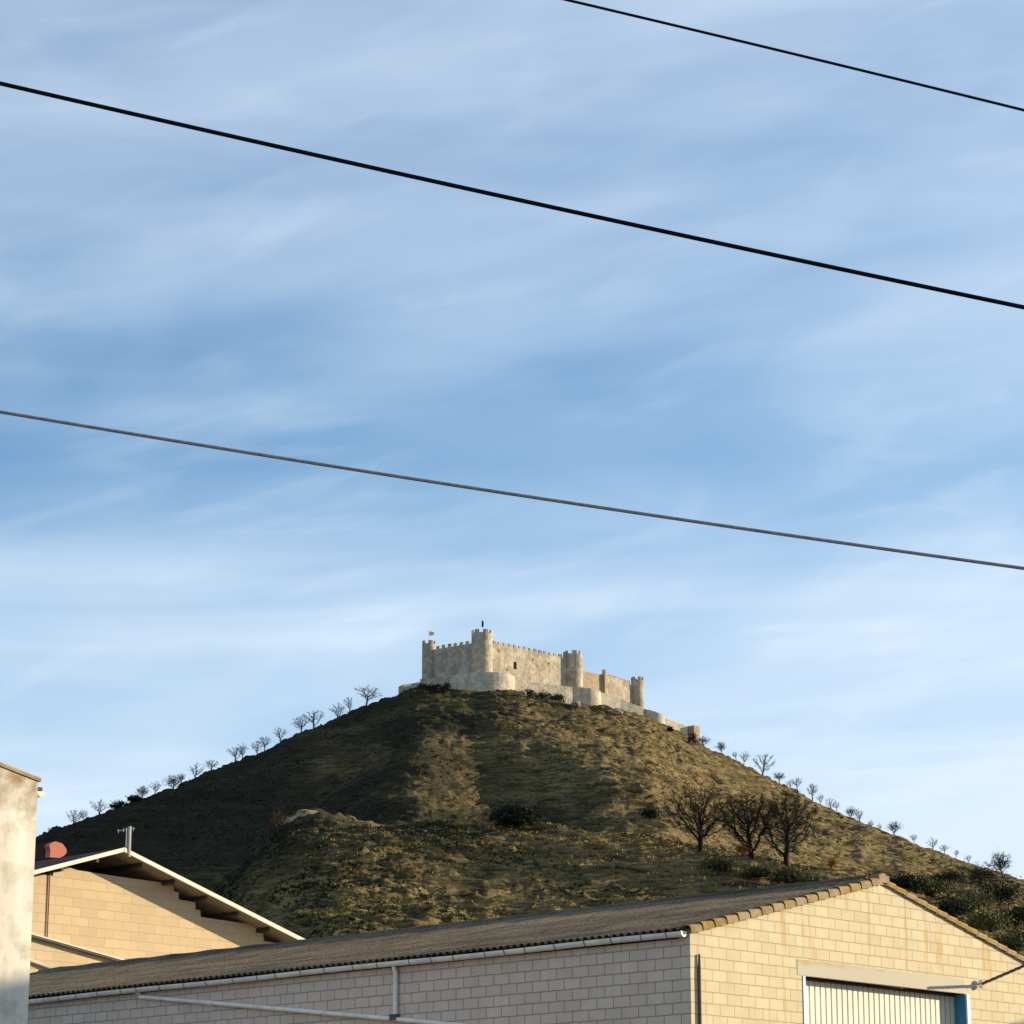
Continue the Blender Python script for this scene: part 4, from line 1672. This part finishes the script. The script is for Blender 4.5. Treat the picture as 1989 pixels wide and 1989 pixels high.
# ------------------------------------------------------------------ plastered house at the left edge
pl = at(66, 1700, 42.0)
plp = pl[:2]
e0, z0_ = hit(69, 1517, plp, D2)
e1, z1_ = hit(0, 1490, plp, D2)
slp = (z1_ - z0_) / (e0 - e1)
PL_SLOPE, PL_TOP = slp, z0_
M['plaster'] = plaster_mat()
hg = empty('plastered_house', (plp[0], plp[1], 0), 'stained cream plastered house wall with a sloping tiled verge at the left edge', 'building')
half = 4.5
mb = MB()
poly = [(0, 0), (0, z0_), (-half, z0_ + slp * half), (-2 * half, z0_), (-2 * half, 0)]
mb.slab([(a_, b_) for a_, b_ in poly], plp, D2, NG, .3)
mb.build('gable_wall', M['plaster'], hg)
mb = MB()
mb.slab([(0, 0), (9, 0), (9, z0_ - .03), (0, z0_ - .03)], plp + D1 * .302, D1, -NS, .3)
mb.slab([(0, 0), (9, 0), (9, z0_ - .03), (0, z0_ - .03)], plp + D1 * .302 - D2 * 2 * half, D1, NS, .3)
mb.build('side_wall', M['plaster'], hg)
for sgn in (0, 1):
    mb = MB()
    up0 = v3(-D2[0], -D2[1], slp) if sgn == 0 else v3(D2[0], D2[1], slp)
    Ls = np.linalg.norm(up0)
    up0 /= Ls
    stp = np.append(plp, z0_) if sgn == 0 else np.append(plp - D2 * 2 * half, z0_)
    nn = np.cross(up0, dirxy(D1))
    nn = nn if nn[2] > 0 else -nn
    LL = half * Ls
    ovh = .04 if sgn == 0 else .3
    mb.box(stp + up0 * (LL / 2 - ovh / 2) + dirxy(D1) * 4.6 + nn * .025, (up0, dirxy(D1), nn), (LL / 2 + ovh / 2, 4.62, .02))
    mb.build('roof_slope', M['terracotta'], hg)
    for k in range(13):
        mb = MB()
        a0 = stp + up0 * (LL * k / 13) + dirxy(D1) * .03 + nn * .045
        P_ = []
        for f_, rad in ((-.1, .05), (1.05, .042)):
            P_.append([a0 + up0 * LL / 13 * f_ + nn * rad * .6 * math.sin(math.pi * j / 6) + dirxy(D1) * rad * math.cos(math.pi * j / 6) for j in range(7)])
        mb.grid(np.array(P_))
        mb.face(P_[0])
        mb.build('verge_tile', M['terracotta'], hg)
q = np.append(plp, z0_)
tz = hit(76, 1528, plp, D2)[1]
mb = MB()
mb.box(np.append(plp + D2 * .10 + D1 * 4.7, tz - .0), (dirxy(D2), dirxy(D1), Z3), (.10, 4.55, .025))
mb.build('eave_board', M['steel'], hg)
gz_ = hit(78, 1543, plp, D2)[1]
mb = MB()
P_ = []
for s in (.02, 9):
    row = []
    for j in range(9):
        th = math.pi * j / 8
        row.append(np.append(plp + D2 * (.085 - .075 * math.cos(th)) + D1 * s, gz_ + .05 - .085 * math.sin(th)))
    P_.append(row)
mb.grid(np.array(P_))
mb.face(P_[0])
mb.build('gutter', M['verge'], hg)

# ------------------------------------------------------------------ sandstone house with overhanging roof
YB = 84.0
sp = at(242, 1660, YB)[:2]           # foot of the gable axis on the wall plane


def sh(px, py):
    return hit(px, py, sp, D2)


OVH = .75
spv = sp + NG * OVH                  # verge plane
aS, aZ = hit(242, 1646, spv, D2)
rS, rZ = hit(603, 1829, spv, D2)
lS, lZ = hit(68, 1690, spv, D2)
rsl = (aZ - rZ) / (rS - aS)
lsl = (aZ - lZ) / (aS - lS)
print('house', aS, aZ, rS, rZ, rsl, lsl)
bg_ = empty('sandstone_house', (sp[0], sp[1], 0), 'tan block house with a stepped gable wall under a wide open roof overhang', 'building')
rl, ll_ = 8.2, 8.2
# wall outline following the photo
outline = [(60, 1696), (103, 1701), (104, 1690), (128, 1683), (150, 1690), (232, 1703), (337, 1717), (338, 1731), (347, 1733), (347, 1747), (379, 1752),
           (380, 1766), (389, 1768), (390, 1781), (498, 1797), (499, 1810), (511, 1813), (513, 1828), (560, 1835), (562, 1860)]
poly = [sh(px, py) for px, py in outline]
poly = [(poly[0][0] - 3.5, 0), (poly[0][0] - 3.5, poly[0][1] + .2)] + poly + [(poly[-1][0], 0)]
mb = MB()
mb.slab(poly, sp, D2, NG, .3)
mb.build('gable_wall', M['sand'], bg_)
# back panel coloured near-black to paint the shade inside the open attic
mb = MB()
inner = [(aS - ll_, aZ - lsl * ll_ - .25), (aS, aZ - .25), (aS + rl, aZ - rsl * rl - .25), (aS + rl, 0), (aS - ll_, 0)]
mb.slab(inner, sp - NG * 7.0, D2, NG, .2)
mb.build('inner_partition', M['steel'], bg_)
mb = MB()
mb.slab([(0, 0), (12, 0), (12, aZ - rsl * rl - .2), (0, aZ - rsl * rl - .2)], sp + D2 * (aS + rl - .3) + D1 * .31, D1, -NS, .3)
mb.build('side_wall', M['sand'], bg_)
for sgn, sl, LL in ((1, rsl, rl + .3), (-1, lsl, ll_ + .3)):
    r3 = v3(D2[0] * sgn, D2[1] * sgn, -sl)
    r3 /= np.linalg.norm(r3)
    Ls = LL * math.sqrt(1 + sl * sl)
    nn = np.cross(r3, dirxy(D1))
    nn = nn if nn[2] > 0 else -nn
    st = np.append(spv + D2 * aS, aZ)
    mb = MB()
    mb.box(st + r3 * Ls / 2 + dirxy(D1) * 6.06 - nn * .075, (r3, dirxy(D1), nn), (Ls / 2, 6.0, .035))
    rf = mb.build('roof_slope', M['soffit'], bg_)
    mb = MB()
    mb.box(st + r3 * Ls / 2 + dirxy(D1) * .03 - nn * .06, (r3, dirxy(D1), nn), (Ls / 2, .028, .06))
    mb.build('verge_trim', M['verge'], rf)
    mb = MB()
    mb.box(st + r3 * Ls / 2 + dirxy(D1) * 6.1 - nn * .022, (r3, dirxy(D1), nn), (Ls / 2, 6.03, .018))
    mb.build('roof_covering', M['brown'], rf)
    k = 0
    d = .9
    while d < Ls - .2:
        mb = MB()
        c_ = st + r3 * d + dirxy(D1) * (.22 + 5.8) - nn * .175
        mb.box(c_, (r3, dirxy(D1), nn), (.045, 5.8, .065))
        mb.build('purlin', M['steel'], rf)
        d += 1.32
# rafter frame in the attic
mb = MB()
for sgn, sl in ((1, rsl), (-1, lsl)):
    r3 = v3(D2[0] * sgn, D2[1] * sgn, -sl)
    r3 /= np.linalg.norm(r3)
    st = np.append(sp + D2 * aS - NG * 1.6, aZ - .45)
    mb.box(st + r3 * 3.4 + v3(0, 0, -.12), (r3, dirxy(D1), np.cross(r3, dirxy(D1))), (3.4, .1, .13))
mb.build('rafter', M['concrete'], bg_)
# wall cable, lean-to flashing
qs, qz = sh(96, 1690)
_, qz2 = sh(93, 1824)
mb = MB()
q = sp + NG * .03 + D2 * qs
mb.tube([np.append(q, qz + .3), np.append(q, qz2)], .018, 6)
mb.build('wall_pipe', M['rust'], bg_, True)
a1_, a2_ = sh(58, 1815), sh(245, 1868)
mb = MB()
pA = np.append(sp + NG * .1 + D2 * a1_[0], a1_[1])
pB = np.append(sp + NG * .1 + D2 * a2_[0], a2_[1])
t = pB - pA
Lh = np.linalg.norm(t)
t /= Lh
nn = np.cross(t, dirxy(NG))
nn = nn if nn[2] > 0 else -nn
mb.box((pA + pB) / 2, (t, dirxy(NG), nn), (Lh / 2 + .4, .05, .018))
mb.build('flashing', M['verge'], bg_)
mb = MB()
mb.box((pA + pB) / 2 - nn * .055, (t, dirxy(NG), nn), (Lh / 2 + .4, .045, .03))
mb.build('flashing_batten', M['steel'], bg_)
a1_, a2_ = sh(52, 1864), sh(130, 1895)
mb = MB()
pA = np.append(sp + NG * .08 + D2 * a1_[0], a1_[1])
pB = np.append(sp + NG * .08 + D2 * a2_[0], a2_[1])
mb.tube([pA, pB], .05, 8)
mb.build('sloping_tube', M['concrete'], bg_, True)  # short sloping tube low on the wall
# flue post on the apex
mb = MB()
fp = np.append(spv + D2 * (aS + .18) - NG * .02, 0)
zt1 = hit(253, 1605, spv, D2)[1]
zt0 = hit(250, 1664, spv, D2)[1]
mb.box(fp + v3(0, 0, (zt0 + zt1) / 2), (dirxy(D2), dirxy(NG), Z3), (.034, .05, (zt1 - zt0) / 2))
fo = mb.build('flue_post', M['concrete'], origin=tuple(np.append(fp[:2], zt0)))
tag(fo, 'grey square flue post standing at the peak of the tan house roof', 'post')
ag = empty('antenna', (spv[0] + D2[0] * (aS - .3), spv[1] + D2[1] * (aS - .3) + 2.0, aZ - .1), 'small pale television antenna left of the flue post', 'antenna')
mb = MB()
ba = v3(spv[0] + D2[0] * (aS - .3), spv[1] + D2[1] * (aS - .3) + 2.0, aZ - .1)
mb.tube([ba, ba + v3(0, 0, .95)], .010, 6)
mb.build('mast', M['pvc'], ag)
mb = MB()
mb.tube([ba + v3(-.28, 0, .85), ba + v3(.25, 0, .93)], .012, 6)
for k in range(4):
    q = ba + v3(-.24 + .15 * k, 0, .86 + .02 * k)
    mb.tube([q + v3(0, 0, -.07), q + v3(0, 0, .05)], .007, 5)
mb.build('boom', M['pvc'], ag)

# salmon chimney block on a brown roof behind
ch = at(97, 1633, 88.0)
zl = at(97, 1665, 88.0)[2]
cb = empty('chimney', (ch[0], ch[1], zl), 'salmon rendered chimney block with its shaded flank coloured dark brown beside the left plastered wall', 'chimney')
mb = MB()
wD2 = hit(130, 1650, ch[:2], D2)[0]
# irregular octagonal render end
hh = ch[2] - zl
oct_ = [(0.02, .0), (0.04, hh * .42), (-.02, hh * .72), (.1, hh * .92), (.22, hh), (wD2 * .72, hh * .93), (wD2 * .80, hh * .84), (wD2 * .97, hh * .62), (wD2, hh * .40), (wD2 * .84, .1), (wD2 * .6, .02)]
mb.slab([(a_, zl + b_) for a_, b_ in oct_], ch[:2], D2, NG, .25)
mb.build('render_face', M['salmon'], cb)
mb = MB()
mb.box(np.append(ch[:2] + D1 * 1.6 + D2 * (wD2 * .45), zl + hh * .42), (dirxy(D1), dirxy(D2), Z3), (1.3, wD2 * .42, hh * .5))
mb.build('shaft', M['brown'], cb)  # shaded side of the salmon block, its shade painted as brown
mb = MB()
bb = at(60, 1672, 92)
bq = at(60, 1690, 92)
mb.box((bb[0] - 1.5, 93.5, bb[2] - 4), (v3(1, 0, 0), v3(0, 1, 0), Z3), (3.2, 2.0, 3.9))
s_a, z_a = 0, 0
mb2 = MB()
mb2.box((bb[0] - 1.5, 93.5, bb[2] - .05), (v3(1, 0, 0), v3(0, 1, 0), Z3), (3.4, 2.2, .12))
og2 = empty('brown_annex', (bb[0] - 1.5, 93.5, 0), 'dark brown flat-roofed annex behind the left slope of the tan house roof', 'building')
mb.box((bb[0] - 1.5, 93.5, (bb[2] - 7.9) / 2), (v3(1, 0, 0), v3(0, 1, 0), Z3), (3.1, 1.9, (bb[2] - 7.9) / 2))
mb.build('wall', M['brown'], og2)
mb2.build('roof', M['brown'], og2)


# ------------------------------------------------------------------ overhead cables between two poles out of view
def overhead(name, p1, p2, mid, Y1, Y2, rad, mat, label, twist=False):
    A = at(p1[0], p1[1], Y1)
    B = at(p2[0], p2[1], Y2)
    d = B - A
    tmid = (mid[0] - p1[0]) / (p2[0] - p1[0])
    lin = A + d * tmid
    zmid = CAMZ + ray(*mid)[2] / ray(*mid)[1] * lin[1]
    sag = (lin[2] - zmid) / (tmid * (1 - tmid))     # z = line - sag * t (1 - t)
    ts = np.linspace(-2.2, 2.6, 121)
    pts = [A + d * t - v3(0, 0, sag * t * (1 - t)) for t in ts]
    mb = MB()
    if twist:
        for ph in (0, 2 * math.pi / 3, 4 * math.pi / 3):
            ts2 = np.linspace(-2.2, 2.6, 700)
            mb.tube([A + d * t - v3(0, 0, sag * t * (1 - t)) + v3(0, rad * .5 * math.cos(i_ * .8 + ph), rad * .5 * math.sin(i_ * .8 + ph)) for i_, t in enumerate(ts2)], rad * .52, 6)
    else:
        mb.tube(pts, rad, 10)
    o = mb.build(name, M[mat], origin=tuple(A), smooth=True)
    tag(o, label, 'cable', 'overhead cables')
    return pts[0], pts[-1]


e_1 = overhead('overhead_cable', (1102, 0), (1989, 214), (1545, 105), 15.5, 15.5, .0085, 'cable', 'thin black overhead cable crossing the top right corner of the sky')
e_2 = overhead('overhead_cable', (0, 162), (1989, 597), (994, 383), 12.5, 12.5, .0105, 'cable', 'thickest black overhead cable crossing the whole upper sky')
e_3 = overhead('overhead_cable', (0, 800), (1989, 1104), (994, 958.5), 14, 14, .0088, 'cable_grey', 'grey weathered overhead cable crossing the sky just above the castle')

# unseen buildings added on the right to throw shadows on plastered wall and gable
def shadow_building(q, dist, w, label):
    Q = np.array(q) + np.array(SUN) * dist
    g = empty('shadow_caster', (Q[0], Q[1], 0), label, 'building')
    sx = v3(SUN.x, SUN.y, 0)
    sx /= np.linalg.norm(sx)
    sy = np.cross(Z3, sx)
    mb = MB()
    mb.box(v3(Q[0], Q[1], Q[2] / 2 - .1) + sx * 4, (sx, sy, Z3), (4, w, Q[2] / 2 - .1))
    mb.build('wall', M['block_side'], g)
    mb = MB()
    mb.box(v3(Q[0], Q[1], Q[2] - .1) + sx * 4, (sx, sy, Z3), (4.2, w + .2, .1))
    mb.build('roof', M['terracotta'], g)


Lw = hit(34, 1905, plp, D2)
shadow_building(np.append(plp + D2 * Lw[0], Lw[1]), 33, 2.4, 'unseen block house added on the right to shade the plastered wall')
Gw = hit(1975, 1958, c0, D2)
shadow_building(np.append(c0 + D2 * (Gw[0] + 1.55), Gw[1]), 16, 1.0, 'unseen low shed added to shade the lower right of the gable')
